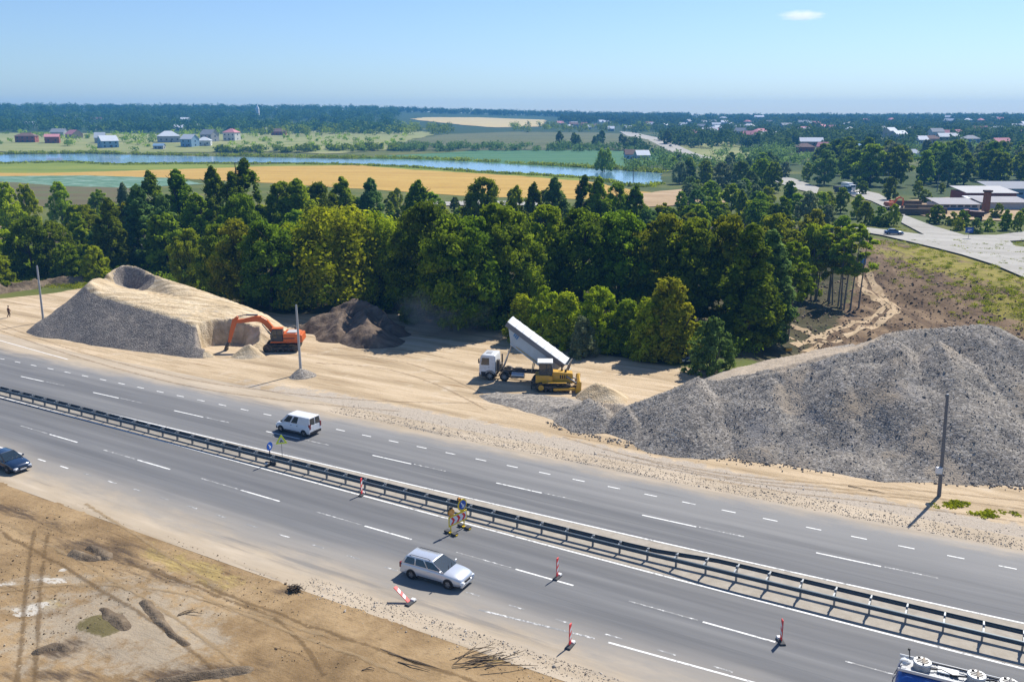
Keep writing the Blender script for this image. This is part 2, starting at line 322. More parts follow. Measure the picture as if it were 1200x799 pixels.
# ------------------------------------------------------------------ ground sheet
def sdist(poly, X, Y):                 # signed distance to a polygon (positive inside)
    P = np.array([(p[0], p[1]) for p in poly], float); n = len(P); d = np.full(X.shape, 1e9); ins = np.zeros(X.shape, bool)
    for i in range(n):
        ax, ay = P[i]; bx, by = P[(i+1) % n]; ex, ey = bx-ax, by-ay
        t = np.clip(((X-ax)*ex+(Y-ay)*ey)/(ex*ex+ey*ey+1e-9), 0, 1); d = np.minimum(d, np.hypot(X-ax-t*ex, Y-ay-t*ey))
        if ay != by:
            c = ((ay > Y) != (by > Y)) & (X < (bx-ax)*(Y-ay)/(by-ay)+ax); ins ^= c
    return np.where(ins, d, -d)
def soft(pts, X, Y, w, px=True):
    return np.clip(.5+sdist([atz(*p) for p in pts] if px else pts, X, Y)/(2*w), 0, 1)
def blob(lst, X, Y):
    a = np.zeros(X.shape)
    for (u, v, rx, ry, rz) in lst:
        p = atz(u, v); dx = X-p.x; dy = Y-p.y; c, s_ = math.cos(R(rz)), math.sin(R(rz)); q = np.hypot((dx*c+dy*s_)/rx, (-dx*s_+dy*c)/ry); a = np.maximum(a, np.clip(1.15-q*.65, 0, 1))
    return a
def grow(a, first, ratio, lim):
    out = []; d = first
    while a < lim: a += d; d *= ratio; out.append(a)
    return out
gx = list(np.arange(-110, -42, 1.0))+list(np.arange(-42, 16, .5))+list(np.arange(16, 110.1, 1.0))
gr_ = grow(110, 2, 1.06, 2900); gx = [-110-(g-110) for g in gr_][::-1]+gx+gr_
gy = list(np.arange(-120, 25, 5.0))+list(np.arange(25, 64, .5))+list(np.arange(64, 215, 1.0)); gy += [214+d-0 for d in [1]]+grow(215, 2, 1.03, 3500)
gx = np.array(gx); gy = np.array(gy); GX, GY = np.meshgrid(gx, gy)
GZ = zt(GX, GY); nx, ny = len(gx), len(gy)
n_ = road_n(GX, GY)
YARD = [(-200, 372), (0, 350), (60, 344), (110, 335), (330, 368), (480, 368), (560, 372), (620, 400), (760, 425), (860, 436), (960, 420), (1300, 470), (1300, 800), (900, 700), (500, 560), (100, 450), (-200, 410)]
HOLLOW = [(905, 415), (935, 385), (985, 350), (1003, 310), (1015, 277), (1060, 286), (1130, 303), (1200, 331), (1400, 372), (1400, 480), (1000, 430)]
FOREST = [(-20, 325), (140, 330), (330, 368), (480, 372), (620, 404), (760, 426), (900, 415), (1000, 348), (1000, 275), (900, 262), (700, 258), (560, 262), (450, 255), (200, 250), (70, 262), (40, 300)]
at = dict(
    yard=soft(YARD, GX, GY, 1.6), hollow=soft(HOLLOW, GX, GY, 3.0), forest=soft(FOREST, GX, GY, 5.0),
    wood=np.clip(sm(230, 300, GY)*sm(.03, .12, GX/np.maximum(GY, 1))*.75*sm(.35, .5, fbm(GX, GY, 60, 3, 93))+sm(900, 1150, GY)*sm(.30, .42, fbm(GX, GY, 130, 3, 91)+.3*sm(1300, 1600, GY)), 0, 1),
    dirt=sm(-11.2, -13.2, n_)*sm(260, 90, -GX+GY*0),
    shoulder=np.maximum(sm(12.5, 14.5, n_)*sm(22, 17.5, n_)*sm(-50, -10, GX)*.95, sm(-10.2, -11.6, n_)*sm(-14.6, -12.6, n_)*sm(-30, -6, GX)*.9),
    weeds=np.maximum(sm(77, 90, GX+.1*(GY-150))*sm(80, 100, GY)*sm(230, 190, GY)*.58+sm(40, 74, GX)*sm(90, 120, GY)*sm(230, 190, GY)*.17, blob([(1118, 590, 3, 1.6, -30), (1165, 600, 3.5, 1.2, -30), (1190, 350, 5, 8, 0)], GX, GY)),
    straw=blob([(215, 660, 5.5, 1.2, -32), (245, 672, 4.5, 1.3, -32), (270, 650, 3, .8, -25), (590, 768, 1.6, .7, 20), (60, 705, 1.2, .6, 0)], GX, GY),
    pale=blob([(45, 708, 2.6, 1.1, 10), (70, 678, 3.2, .7, -5), (10, 680, 2.6, .5, 0), (125, 728, 7.5, 6.0, 0), (190, 735, 4.5, 3.0, -40), (170, 765, 5, 2, -20), (230, 745, 3, 2, -40)], GX, GY),
    mud=blob([(120, 731, 1.6, 1.25, -35)], GX, GY),
    white=blob([(40, 707, 1.1, .5, 15), (62, 679, 1.7, .35, -5), (5, 680, 1.0, .3, 0), (75, 668, .6, .2, 30), (30, 716, .8, .25, 0)], GX, GY),
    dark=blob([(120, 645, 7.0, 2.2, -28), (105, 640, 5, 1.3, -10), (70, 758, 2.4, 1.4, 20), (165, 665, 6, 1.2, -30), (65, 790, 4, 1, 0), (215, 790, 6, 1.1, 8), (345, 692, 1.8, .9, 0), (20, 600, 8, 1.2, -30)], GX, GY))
quads = (np.arange(ny-1)[:, None]*nx+np.arange(nx-1)[None, :]).ravel()
quads = np.stack([quads, quads+1, quads+nx+1, quads+nx], 1)
GROUND = tag(link(bpy.data.objects.new('ground', fast_mesh('ground', np.stack([GX, GY, GZ], -1), quads, m_ground(), True, {k: a.ravel() for k, a in at.items()}))), kind='structure')
# ------------------------------------------------------------------ highway
def strip_mesh(name, n0, n1, s0, s1, z, mat, step=2.0, cols=1):
    k = max(1, int((s1-s0)/step)); vs = []; uv = []; fs = []
    for i in range(k+1):
        s = s0+(s1-s0)*i/k; a = n0(s) if callable(n0) else n0; b = n1(s) if callable(n1) else n1
        for j in range(cols+1):
            n = a+(b-a)*j/cols; vs.append(road(s, n, z)); uv.append((s, n))
    w = cols+1
    for i in range(k):
        for j in range(cols): fs.append((i*w+j, i*w+j+1, (i+1)*w+j+1, (i+1)*w+j)[::-1])
    me = bpy.data.meshes.new(name); me.from_pydata(vs, [], fs); me.materials.append(mat); l = me.uv_layers.new(name='UVMap')
    for p in me.polygons:
        for li in p.loop_indices: l.data[li].uv = uv[me.loops[li].vertex_index]
    return me
def far_edge(s): return 16.8+.02*s+1.5*sm(-68, -92, s)
tag(link(bpy.data.objects.new('road', strip_mesh('road', -13.0, lambda s: float(far_edge(s)), -190, 120, .006, m_road(), 2.0, 6))), kind='structure')
mk = MB(); mf = MB()
def dash(mb, s, L, n, w=.15):
    k = max(1, int(L/2.0))
    for i in range(k):
        a, b = s+L*i/k, s+L*(i+1)/k; na = n(a) if callable(n) else n; nb = n(b) if callable(n) else n
        mb.face([road(a, na-w/2, .011), road(b, nb-w/2, .011), road(b, nb+w/2, .011), road(a, na+w/2, .011)])
dash(mk, -190, 300, 0, .17); dash(mk, -190, 300, lambda s: 4.0+.033*s, .16)
for k in range(-14, 6): dash(mk, 2.61+12.45*k, 4.15, lambda s: -4.0+.0035*s, .15)
for k in range(-14, 6): dash(mf, 2.61+12.45*k-4.6, 4.3, lambda s: -3.98+.0035*s, .12)
for k in range(-10, 8): dash(mk, -5.84+12.4*k, 4.1, lambda s: 7.55+.028*s, .15)
for k in range(-10, 8): dash(mf, -5.84+12.4*k+4.3, 3.2, lambda s: 7.62+.028*s, .12)
for k in range(-50, 28): dash(mk if k > -40 else mf, -16.26+3.07*k, 1.05, lambda s: 11.22+.029*s, .13)
for k in range(-45, 12): dash(mk if k < -12 else mf, 1.36+3.11*k, 1.05, lambda s: -8.02+.0085*s, .13)
dash(mf, 3.2, 7.2, lambda s: -9.35+.10*(s-3.2), .16); dash(mk, 11.2, 60, lambda s: -8.6+.05*(min(s, 24)-11.2), .15)
dash(mk, -92, 22, lambda s: 12.75+.085*max(0, -s-69), .14)
for nm, mb, wear in (('road_marking', mk, .66), ('road_marking', mf, .50)):
    tag(mb.build(nm, m_paint('road_paint' if wear > .6 else 'worn_road_paint', wear)), kind='structure')
# ------------------------------------------------------------------ draped patches (fields, river, side roads)
def drape(name, px, mat, dz=.12, cell=40.0, kind='structure', rag=0.0, world=False, smooth=True):
    pts = [Vector(p) if world else G(*p) for p in px]
    if rag:
        q = []
        for i, a in enumerate(pts):
            b = pts[(i+1) % len(pts)]; L = (b-a).length; k = max(2, min(24, int(L/max(rag*4, 2)))); nrm = Vector((-(b-a).y, (b-a).x, 0)).normalized()
            for j in range(k): q.append(a.lerp(b, j/k)+nrm*(random.uniform(-rag, rag) if j else 0))
        pts = q
    bm = bmesh.new(); vs = [bm.verts.new((p.x, p.y, 0)) for p in pts]; es = [bm.edges.new((vs[i], vs[(i+1) % len(vs)])) for i in range(len(vs))]
    bmesh.ops.triangle_fill(bm, use_beauty=True, use_dissolve=False, edges=es, normal=(0, 0, 1))
    ys = [p.y for p in pts]; xs = [p.x for p in pts]
    if max(math.hypot(p.x, p.y) for p in pts) > 690 or cell < 40:
        for k in range(int(min(xs)//cell), int(max(xs)//cell)+1): bmesh.ops.bisect_plane(bm, geom=bm.verts[:]+bm.edges[:]+bm.faces[:], plane_co=(k*cell, 0, 0), plane_no=(1, 0, 0))
        for k in range(int(min(ys)//cell), int(max(ys)//cell)+1): bmesh.ops.bisect_plane(bm, geom=bm.verts[:]+bm.edges[:]+bm.faces[:], plane_co=(0, k*cell, 0), plane_no=(0, 1, 0))
    for v in bm.verts: v.co.z = float(zt(v.co.x, v.co.y))+dz
    for f in bm.faces:
        if f.normal.z < 0: f.normal_flip()
    me = bpy.data.meshes.new(name); bm.to_mesh(me); bm.free(); me.materials.append(mat)
    if smooth: me.shade_smooth()
    return tag(link(bpy.data.objects.new(name, me)), kind=kind)
WHEAT = m_field('stubble_field', [(.3, (.34, .20, .045)), (.5, (.46, .29, .07)), (.7, (.55, .38, .11))], R(-14), .004, .10, .16, (.30, .19, .05))
GREEN = m_field('green_meadow', [(.3, (.10, .15, .02)), (.5, (.17, .21, .03)), (.7, (.26, .26, .05))], R(0), .006, .05)
TEAL = m_field('cabbage_field', [(.35, (.06, .13, .075)), (.5, (.11, .20, .13)), (.62, (.27, .36, .30))], R(-8), .12, .35)
BROWN = m_field('fallow_field', [(.3, (.09, .075, .04)), (.5, (.13, .11, .055)), (.7, (.09, .13, .04))], R(-6), .01, .08)
CROP = m_field('crop_field', [(.3, (.045, .12, .055)), (.5, (.07, .16, .075)), (.7, (.10, .19, .085))], R(0), .006, .06)
ORCH = m_field('orchard_field', [(.3, (.07, .085, .04)), (.5, (.12, .13, .06)), (.7, (.17, .17, .08))], R(25), .01, .05, .35, (.05, .07, .03))
DRY = m_field('dry_grass_field', [(.3, (.15, .19, .06)), (.5, (.23, .24, .09)), (.7, (.33, .31, .14))], R(5), .008, .04)
HAY = m_field('mown_field', [(.3, (.40, .31, .13)), (.5, (.48, .38, .18)), (.7, (.55, .45, .24))], R(5), .008, .04)
PALE = m_field('pale_road', [(.3, (.29, .27, .235)), (.5, (.36, .34, .30)), (.7, (.43, .41, .365))], R(-30), .03, .2)
SAND = m_field('bare_earth', [(.3, (.26, .17, .09)), (.5, (.37, .26, .15)), (.7, (.47, .36, .23))], R(-30), .03, .1)
WATER = m_water()
drape('meadow', [(-120, 205), (-120, 189), (0, 189), (150, 190), (230, 192), (300, 194), (380, 190), (470, 195), (560, 199), (690, 209), (690, 213), (600, 206), (480, 199), (410, 194), (300, 199), (200, 206), (100, 205)], GREEN, .06, rag=2)
drape('field', [(-120, 208), (-120, 203), (60, 203), (130, 201), (230, 198), (320, 195), (420, 194), (480, 199), (600, 206), (690, 213), (730, 221), (800, 232), (800, 238), (700, 234), (560, 231), (430, 222), (300, 214), (200, 209), (100, 206)], WHEAT, .10, rag=1)
drape('field', [(-120, 218), (-120, 208), (0, 207), (100, 206), (200, 209), (240, 216), (150, 221), (60, 218)], TEAL, .14, rag=1)
drape('field', [(-120, 236), (-120, 218), (0, 213), (60, 218), (150, 221), (160, 236), (60, 243)], BROWN, .18, rag=1.5)
drape('field', [(700, 233), (800, 222), (840, 226), (850, 238), (760, 243)], SAND, .2, rag=1.2)
drape('field', [(800, 222), (900, 220), (905, 232), (830, 236)], GREEN, .24, rag=1.2)
drape('field', [(430, 192), (420, 187), (450, 183), (560, 177), (700, 176), (790, 181), (770, 193), (700, 198), (560, 196)], CROP, .3, rag=1.5)
drape('orchard_ground', [(452, 176), (480, 166), (520, 158), (600, 155), (700, 156), (742, 158), (790, 178), (700, 176), (560, 177)], ORCH, .5, rag=2)
drape('field', [(300, 176), (420, 152), (480, 150), (510, 158), (460, 176), (380, 181)], DRY, .4, rag=4)
drape('field', [(-120, 176), (-120, 158), (60, 156), (250, 158), (420, 152), (330, 178), (150, 180)], DRY, .34, rag=4)
drape('field', [(480, 140), (500, 134), (560, 133), (640, 141), (635, 149), (580, 150), (540, 147)], HAY, .7, rag=5)
drape('field', [(755, 163), (800, 161), (860, 168), (890, 186), (850, 190), (800, 175)], DRY, .4, rag=3)
drape('river', [(-120, 194), (-120, 183), (0, 182), (100, 181), (200, 183), (300, 185), (400, 187), (480, 188), (560, 191), (640, 196), (720, 200), (775, 204), (776, 214), (760, 218), (735, 216), (700, 209), (640, 205), (560, 201), (480, 195), (400, 192), (330, 191), (230, 191), (130, 192), (80, 189)], WATER, .34, rag=1)
drape('side_road', [(978, 263), (1007, 267), (1040, 271), (1083, 276.5), (1056, 262), (1059, 253), (1093, 266), (1130, 277), (1167, 277), (1205, 272), (1260, 268), (1260, 280), (1183, 284), (1190, 290), (1260, 298), (1260, 345), (1200, 327), (1165, 312), (1127, 300), (1100, 293), (1067, 285), (1033, 277), (980, 268)], PALE, .35, cell=12)
drape('side_road', [(986, 222), (1003, 222), (1030, 228), (1062, 247), (1060, 254), (1050, 250), (1020, 236), (992, 229)], PALE, .32)
drape('side_road', [(910, 207), (930, 210), (960, 221), (957, 228), (930, 222), (905, 212)], PALE, .36)
drape('side_road', [(726, 154.5), (744, 156), (790, 169), (838, 186.5), (831, 191.5), (778, 174.5), (735, 160)], PALE, .6)
drape('side_road', [(490, 239), (560, 236), (640, 238), (640, 242), (560, 241), (490, 243)], PALE, .34)
drape('yard_ground', [(1035, 243), (1060, 236), (1110, 232), (1200, 240), (1240, 262), (1130, 258), (1090, 256)], SAND, .26, rag=.8)
drape('yard_ground', [(-60, 268), (20, 262), (26, 275), (10, 284), (-60, 290)], SAND, .3, rag=1)
# tracks worn into the torn earth of the hollow and into the yard
TRACK = m_field('track_sand', [(.3, (.30, .21, .12)), (.5, (.42, .31, .19)), (.7, (.52, .40, .26))], R(40), .2, .8)
def track(pts, w, dz, mat=TRACK):
    P = [G(*p) for p in pts]; Q = []
    for i in range(len(P)-1):
        for j in range(6): Q.append(P[i].lerp(P[i+1], j/6))
    Q.append(P[-1]); L = []; Rr = []
    for i, p in enumerate(Q):
        d = (Q[min(i+1, len(Q)-1)]-Q[max(i-1, 0)]).normalized(); nn = Vector((-d.y, d.x, 0)); ww = w*random.uniform(.6, 1.25)/2
        L.append(p+nn*ww); Rr.append(p-nn*ww)
    drape('dirt_track', [tuple(p) for p in L+Rr[::-1]], mat, dz, cell=1.2, world=True)
track([(930, 405), (975, 388), (1020, 372), (1040, 358), (1015, 340), (1008, 322)], 1.6, .05); track([(945, 412), (990, 394), (1032, 378), (1052, 362), (1028, 340), (1018, 318)], 1.5, .05)
track([(925, 382), (950, 392), (968, 398)], 1.1, .06); track([(922, 395), (945, 400), (955, 402)], .9, .06)

def catmull(pts, n=6, closed=False):
    P = [Vector(p) for p in pts]; out = []; L = len(P); g = (lambda i: P[i % L]) if closed else (lambda i: P[max(0, min(L-1, i))])
    for i in range(L if closed else L-1):
        a, b, c, d = g(i-1), g(i), g(i+1), g(i+2)
        for j in range(n): t = j/n; out.append(.5*((2*b)+(c-a)*t+(2*a-5*b+4*c-d)*t*t+(3*b-a-3*c+d)*t*t*t))
    if not closed: out.append(P[-1])
    return out
def rut(px, w, mat, dz=.025):
    C = catmull([atz(*p) for p in px], 14); me_v = []; uv = []; s_ = 0; fs = []; M_ = 4
    for i, p in enumerate(C):
        d = (C[min(i+1, len(C)-1)]-C[max(i-1, 0)]).normalized(); nn = Vector((-d.y, d.x, 0)); s_ += (p-C[i-1]).length if i else 0
        for j in range(M_+1):
            q = p+nn*w*(j/M_-.5); me_v.append((q.x, q.y, float(zt(q.x, q.y))+dz)); uv.append((s_, j/M_))
    for i in range(len(C)-1):
        for j in range(M_): a = i*(M_+1)+j; fs.append((a, a+1, a+M_+2, a+M_+1)[::-1])
    me = bpy.data.meshes.new('tyre_track'); me.from_pydata(me_v, [], fs); me.materials.append(mat); l = me.uv_layers.new(name='UVMap')
    for pl in me.polygons:
        for li in pl.loop_indices: l.data[li].uv = uv[me.loops[li].vertex_index]
    me.shade_smooth(); tag(link(bpy.data.objects.new('tyre_track', me)), kind='structure')
RUTD = m_rut('rut_dark', (.13, .083, .042), (.22, .145, .072), .62, .5); RUTL = m_rut('rut_light', (.30, .21, .115), (.40, .29, .165), .62, .6); RUTS = m_rut('rut_sand', (.26, .19, .115), (.38, .28, .175), .66, .42)
for px in ([(-40, 590), (60, 640), (150, 690), (230, 740), (300, 800)], [(-40, 600), (50, 650), (135, 700), (212, 752), (275, 810)], [(20, 800), (26, 740), (30, 690), (40, 620)], [(40, 800), (44, 745), (47, 690), (56, 625)], [(230, 680), (330, 720), (440, 760), (560, 799)], [(222, 690), (320, 732), (425, 772), (530, 810)], [(0, 690), (90, 684), (180, 690), (280, 712), (380, 745)], [(150, 660), (240, 690), (330, 730), (380, 790)], [(100, 590), (180, 640), (260, 690)]):
    rut(px, .55, RUTD if px[0][1] % 20 == 0 else RUTL)
for px in ([(660, 512), (760, 540), (860, 560), (980, 572), (1100, 584), (1230, 600)], [(700, 532), (800, 552), (900, 568), (1000, 578), (1090, 586)], [(740, 535), (850, 555), (950, 565), (1080, 575), (1230, 590)], [(820, 560), (930, 578), (1040, 590), (1200, 612)], [(-20, 372), (70, 405), (200, 440), (330, 460), (450, 470), (560, 472)], [(-20, 380), (80, 415), (210, 450), (340, 470), (470, 482)], [(360, 415), (450, 420), (520, 440), (600, 480)], [(370, 425), (450, 432), (510, 450), (570, 480)], [(390, 408), (470, 410), (545, 425)], [(0, 352), (60, 360), (100, 345)]):
    rut(px, .7, RUTS)
# ------------------------------------------------------------------ spoil heaps: closed height fields with real crests
def lattice(lines, step=.45):
    out = []; L = [[np.array(p) for p in l] for l in lines]
    def along(l):
        q = []
        for a, b in zip(l[:-1], l[1:]):
            k = max(2, int(np.linalg.norm(b-a)/step))
            for j in range(k): q.append((a, b, j/k))
        return q
    if len(L) == 1: return np.array([a+(b-a)*t for a, b, t in along(L[0])]+[L[0][-1]])
    for A, B in zip(L[:-1], L[1:]):
        n = 40; m = max(2, int(np.linalg.norm(A[0]-B[0])/step), int(np.linalg.norm(A[-1]-B[-1])/step))
        def pt(l, t):
            x = t*(len(l)-1); i = min(int(x), len(l)-2); return l[i]+(l[i+1]-l[i])*(x-i)
        for i in range(n+1):
            a, b = pt(A, i/n), pt(B, i/n)
            for j in range(m+1): out.append(a+(b-a)*j/m)
    return np.array(out)
def heap(name, label, cat, groups, slope, res, mat, rough=(.25, .12), gully=.22, cuts=(), mask=None, group=None, seed=1, lstep=.45, blur=0, steep={}):
    C = np.concatenate([np.c_[q, np.full(len(q), steep.get(gi, 1.0))] for gi, q in enumerate(lattice(g, lstep) for g in groups)]); zmax = C[:, 2].max(); pad = zmax/slope*1.15+1.0
    x = np.arange(C[:, 0].min()-pad, C[:, 0].max()+pad, res); y = np.arange(C[:, 1].min()-pad, C[:, 1].max()+pad, res); X, Y = np.meshgrid(x, y)
    Hh = np.full(X.shape, -9.0); D0 = np.full(X.shape, 99.0); wx = X+1.2*(fbm(X, Y, 4, 3, seed)-.5)*gully*5; wy = Y+1.2*(fbm(X, Y, 4, 3, seed+5)-.5)*gully*5
    kk = slope*(1+gully*(fbm(X, Y, 6, 2, seed+9)-.5)*2)
    for c in C:
        d = np.hypot(wx-c[0], wy-c[1]); h = c[2]-kk*d*c[3]; Hh = np.maximum(Hh, h); D0 = np.minimum(D0, d)
    for _ in range(blur):
        Hh[1:-1] = .25*Hh[:-2]+.5*Hh[1:-1]+.25*Hh[2:]; Hh[:, 1:-1] = .25*Hh[:, :-2]+.5*Hh[:, 1:-1]+.25*Hh[:, 2:]
    base = zt(X, Y); edge = sm(0, 1.2, Hh)
    Hh = Hh+edge*(rough[0]*(fbm(X, Y, 2.4, 3, seed+20)-.5)*2+rough[1]*(fbm(X, Y, .55, 2, seed+30)-.5)*2)
    for (cx, cy, r, k, fl) in cuts:
        d = np.hypot(X-cx, Y-cy)+1.5*(fbm(X, Y, 2.2, 3, seed+40)-.5); Hh = np.minimum(Hh, fl+np.maximum(d-r, -.1)*k)
    Z = np.maximum(base+Hh, base-.25); M = np.zeros(X.shape) if mask is None else mask(X, Y, Z, D0)
    nx_, ny_ = len(x), len(y); q = (np.arange(ny_-1)[:, None]*nx_+np.arange(nx_-1)[None, :]).ravel(); q = np.stack([q, q+1, q+nx_+1, q+nx_], 1)
    keep = (Hh.ravel()[q] > -.22).any(1); q = q[keep]; used = np.unique(q); idx = np.full(nx_*ny_, -1); idx[used] = np.arange(len(used))
    me = fast_mesh(name, np.stack([X, Y, Z], -1).reshape(-1, 3)[used], idx[q], mat, True, {'mask': M.ravel()[used]})
    HEAPS.append((x, y, Z, Hh, M))
    return tag(link(bpy.data.objects.new(name, me)), label, cat, group)
HEAPS = []
def heap_z(x, y):
    z = float(zt(x, y))
    for X, Y, Z, Hh, _m in HEAPS:
        if X[0] < x < X[-1] and Y[0] < y < Y[-1]:
            i = int((y-Y[0])/(Y[1]-Y[0])); j = int((x-X[0])/(X[1]-X[0])); z = max(z, float(Z[i, j]))
    return z
def A(*t): return aty(*t)
# gravel heap (right)
t, c, tan, b = m_heap('crushed_stone', [(.3, (.155, .138, .117)), (.5, (.22, .192, .158)), (.68, (.30, .26, .205))], .22, 6.0, (.36, .315, .25), ((.37, .335, .29), (.115, .107, .10)), R(-60), .28)
P_ = t.pos(); warm = t.step(t.noise(P_, .13, 5, .6), .52, .7); c = t.mix(t.m('MULTIPLY', warm, .7), c, (.36, .28, .19)); c = t.mix(t.m('MULTIPLY', t.step(t.noise(P_, .16, 4, .6), .42, .3), .5), c, (.21, .20, .195))
c = t.mix(tan, c, t.ramp(t.noise(P_, 1.2, 6, .7), [(.3, (.26, .21, .15)), (.7, (.44, .36, .27))])); M_GRAVEL = t.bsdf(c, .9, 0, b, .25)
gcrest = [[A(640, 478, 84.5), A(690, 470, 83.5), A(730, 472, 81.5)], [A(725, 478, 81), A(770, 462, 80.5), A(800, 450, 80.5), A(815, 441, 80.5)], [A(985, 413, 80.2), A(1000, 411, 80), A(1040, 404, 80.5), A(1052, 399, 81)], [A(815, 443, 81), A(850, 446, 80), A(900, 436, 80), A(960, 424, 80)]]
top1 = [[A(822, 451, 80.3), A(860, 442, 80.6), A(905, 431, 81.0), A(955, 419, 81.4), A(1000, 410, 81.8)], [A(832, 444, 84.2), A(860, 431, 85.5), A(905, 419, 86.2), A(955, 407, 87.0), A(1000, 397, 87.5)]]
top2 = [[A(1000, 408, 81.5), A(1040, 390, 82.5), A(1065, 384, 83), A(1100, 381, 83), A(1150, 377, 82.5), A(1170, 382, 82), A(1200, 401, 80), A(1235, 424, 79)], [A(1005, 400, 86), A(1045, 384, 87), A(1070, 380, 87.5), A(1100, 377, 87.5), A(1150, 373, 86.5), A(1172, 378, 86), A(1205, 398, 84), A(1240, 424, 82)]]
heap('gravel_heap', 'huge grey crushed stone heap with flattened top on the right of the photo', 'gravel heap', [[gcrest[0]], [gcrest[1]], [gcrest[2]], [gcrest[3]], top1, top2]+[[[A(*q) for q in sp]] for sp in ([(985, 432, 78.2), (986, 455, 76.3)], [(815, 446, 79.6), (806, 470, 77.2)], [(1105, 400, 79.6), (1118, 440, 75.8)], [(735, 476, 80.2), (742, 488, 78.6)], [(1050, 405, 79.8), (1046, 425, 77.8)], [(905, 442, 79.0), (898, 462, 77.3)], [(690, 466, 82.6), (700, 474, 81.0)])], .655, .15, M_GRAVEL, (.13, .045), .17,
     mask=lambda X, Y, Z, D: np.clip(sm(.8, .1, D)*sm(8, 14, X)*sm(36, 29, X)*sm(80.6, 81.4, Y)+.55*sm(.56, .72, fbm(X, Y, 5, 3, 71)), 0, 1), seed=3)
# sand heap (left)
t, c, tan, b = m_heap('sandy_aggregate', [(.3, (.16, .135, .115)), (.5, (.22, .188, .155)), (.68, (.29, .245, .20))], .3, 6.5, (.20, .175, .15), ((.33, .29, .24), (.15, .13, .115)), R(70), .45)
P_ = t.pos(); sa = t.ramp(t.noise(t.map(P_, (.22, 1.5, .6), (0, 0, R(38))), 1, 6, .62), [(.3, (.27, .195, .115)), (.46, (.47, .36, .22)), (.66, (.66, .54, .37))]); sa = t.mix(t.step(t.noise(P_, .35, 5, .65), .56, .72), sa, (.42, .36, .28))
c = t.mix(tan, c, sa); M_SAND = t.bsdf(c, .92, 0, b, .2)
s_front = [A(105, 330, 122.1), A(122, 345, 119.2), A(147, 351, 117.1), A(180, 360, 114.2), A(212, 371, 111.4), A(240, 384, 108.7)]
s_mid = [A(110, 326, 125.0), A(130, 334, 123.0), A(160, 341, 121.2), A(195, 349, 118.6), A(235, 361, 115.2), A(285, 379, 111.0)]
s_back = [A(117, 325.5, 126.6), A(150, 337, 127.6), A(181, 341.5, 125.4), A(225, 347, 120.2), A(268, 358, 117.5), A(322, 381, 113.8)]
s_crest = [A(184, 322, 127.8), A(205, 329, 126.6), A(227, 336, 125.2), A(265, 349, 122.6), A(310, 366, 119.2), A(335, 382, 116.5)]
s_peak = [A(126, 318, 127.6), A(134, 312.5, 129), A(146, 308, 130), A(158, 309.5, 129.7), A(170, 315, 128.8), A(184, 322, 127.8), A(205, 329, 126.6)]
b1, b2, k1, k2, k3 = atz(264, 411.5), atz(287, 407.5), A(146, 326, 128.4), A(158, 328, 128.2), A(172, 333, 127.0)
heap('sand_heap', 'big sand heap with grey front face and tan driven-over top behind the orange excavator', 'sand heap', [[s_front, s_mid, s_back], [s_back[2:], s_crest], [s_peak]], .80, .17, M_SAND, (.10, .07), .13,
     cuts=[(b1.x, b1.y+.5, 3.3, 4.0, .05), (b2.x, b2.y-.3, 1.7, 2.2, .05)],
     mask=lambda X, Y, Z, D: np.clip(np.maximum(sm(.9, .2, D), np.maximum(sm(-38.5, -36.5, X), sm(124.0, 126, Y)))+.45*sm(.55, .68, fbm(X, Y, 5, 3, 51)), 0, 1)*np.where(np.minimum(np.minimum(np.hypot(X-k1.x, Y-k1.y)-1.5, np.hypot(X-k2.x, Y-k2.y)-1.5), np.hypot(X-k3.x, Y-k3.y)-1.2) < 0, .12, 1), seed=11, blur=2, steep={2: 2.0})  # grey spots on the peak face put its shade into the colour
heap('sand_mound', 'low loose sand mound between the excavator bucket and its tracks', 'sand heap', [[[A(286, 404, 106.3), A(292, 403, 106.2)]]], .75, .15, M_SAND, (.12, .08), .2, mask=lambda X, Y, Z, D: np.ones(X.shape), seed=16)
# dark soil heap
t, c, tan, b = m_heap('dark_topsoil', [(.3, (.085, .062, .045)), (.5, (.15, .11, .08)), (.68, (.24, .18, .13))], .5, 2.2, (.20, .155, .115), None, R(60), 1.0); M_SOIL = t.bsdf(c, .95, 0, b, .12)
heap('soil_heap', 'dark brown topsoil heap at the forest edge right of the excavator', 'soil heap', [[[A(392, 358, 121), A(412, 351, 122), A(428, 352, 122), A(446, 362, 120), A(464, 376, 117.5)]], [[A(425, 360, 119), A(434, 374, 114.5), A(436, 388, 111.5)]], [[A(400, 366, 118), A(396, 380, 115)]]], .72, .18, M_SOIL, (.32, .2), .4, seed=21)
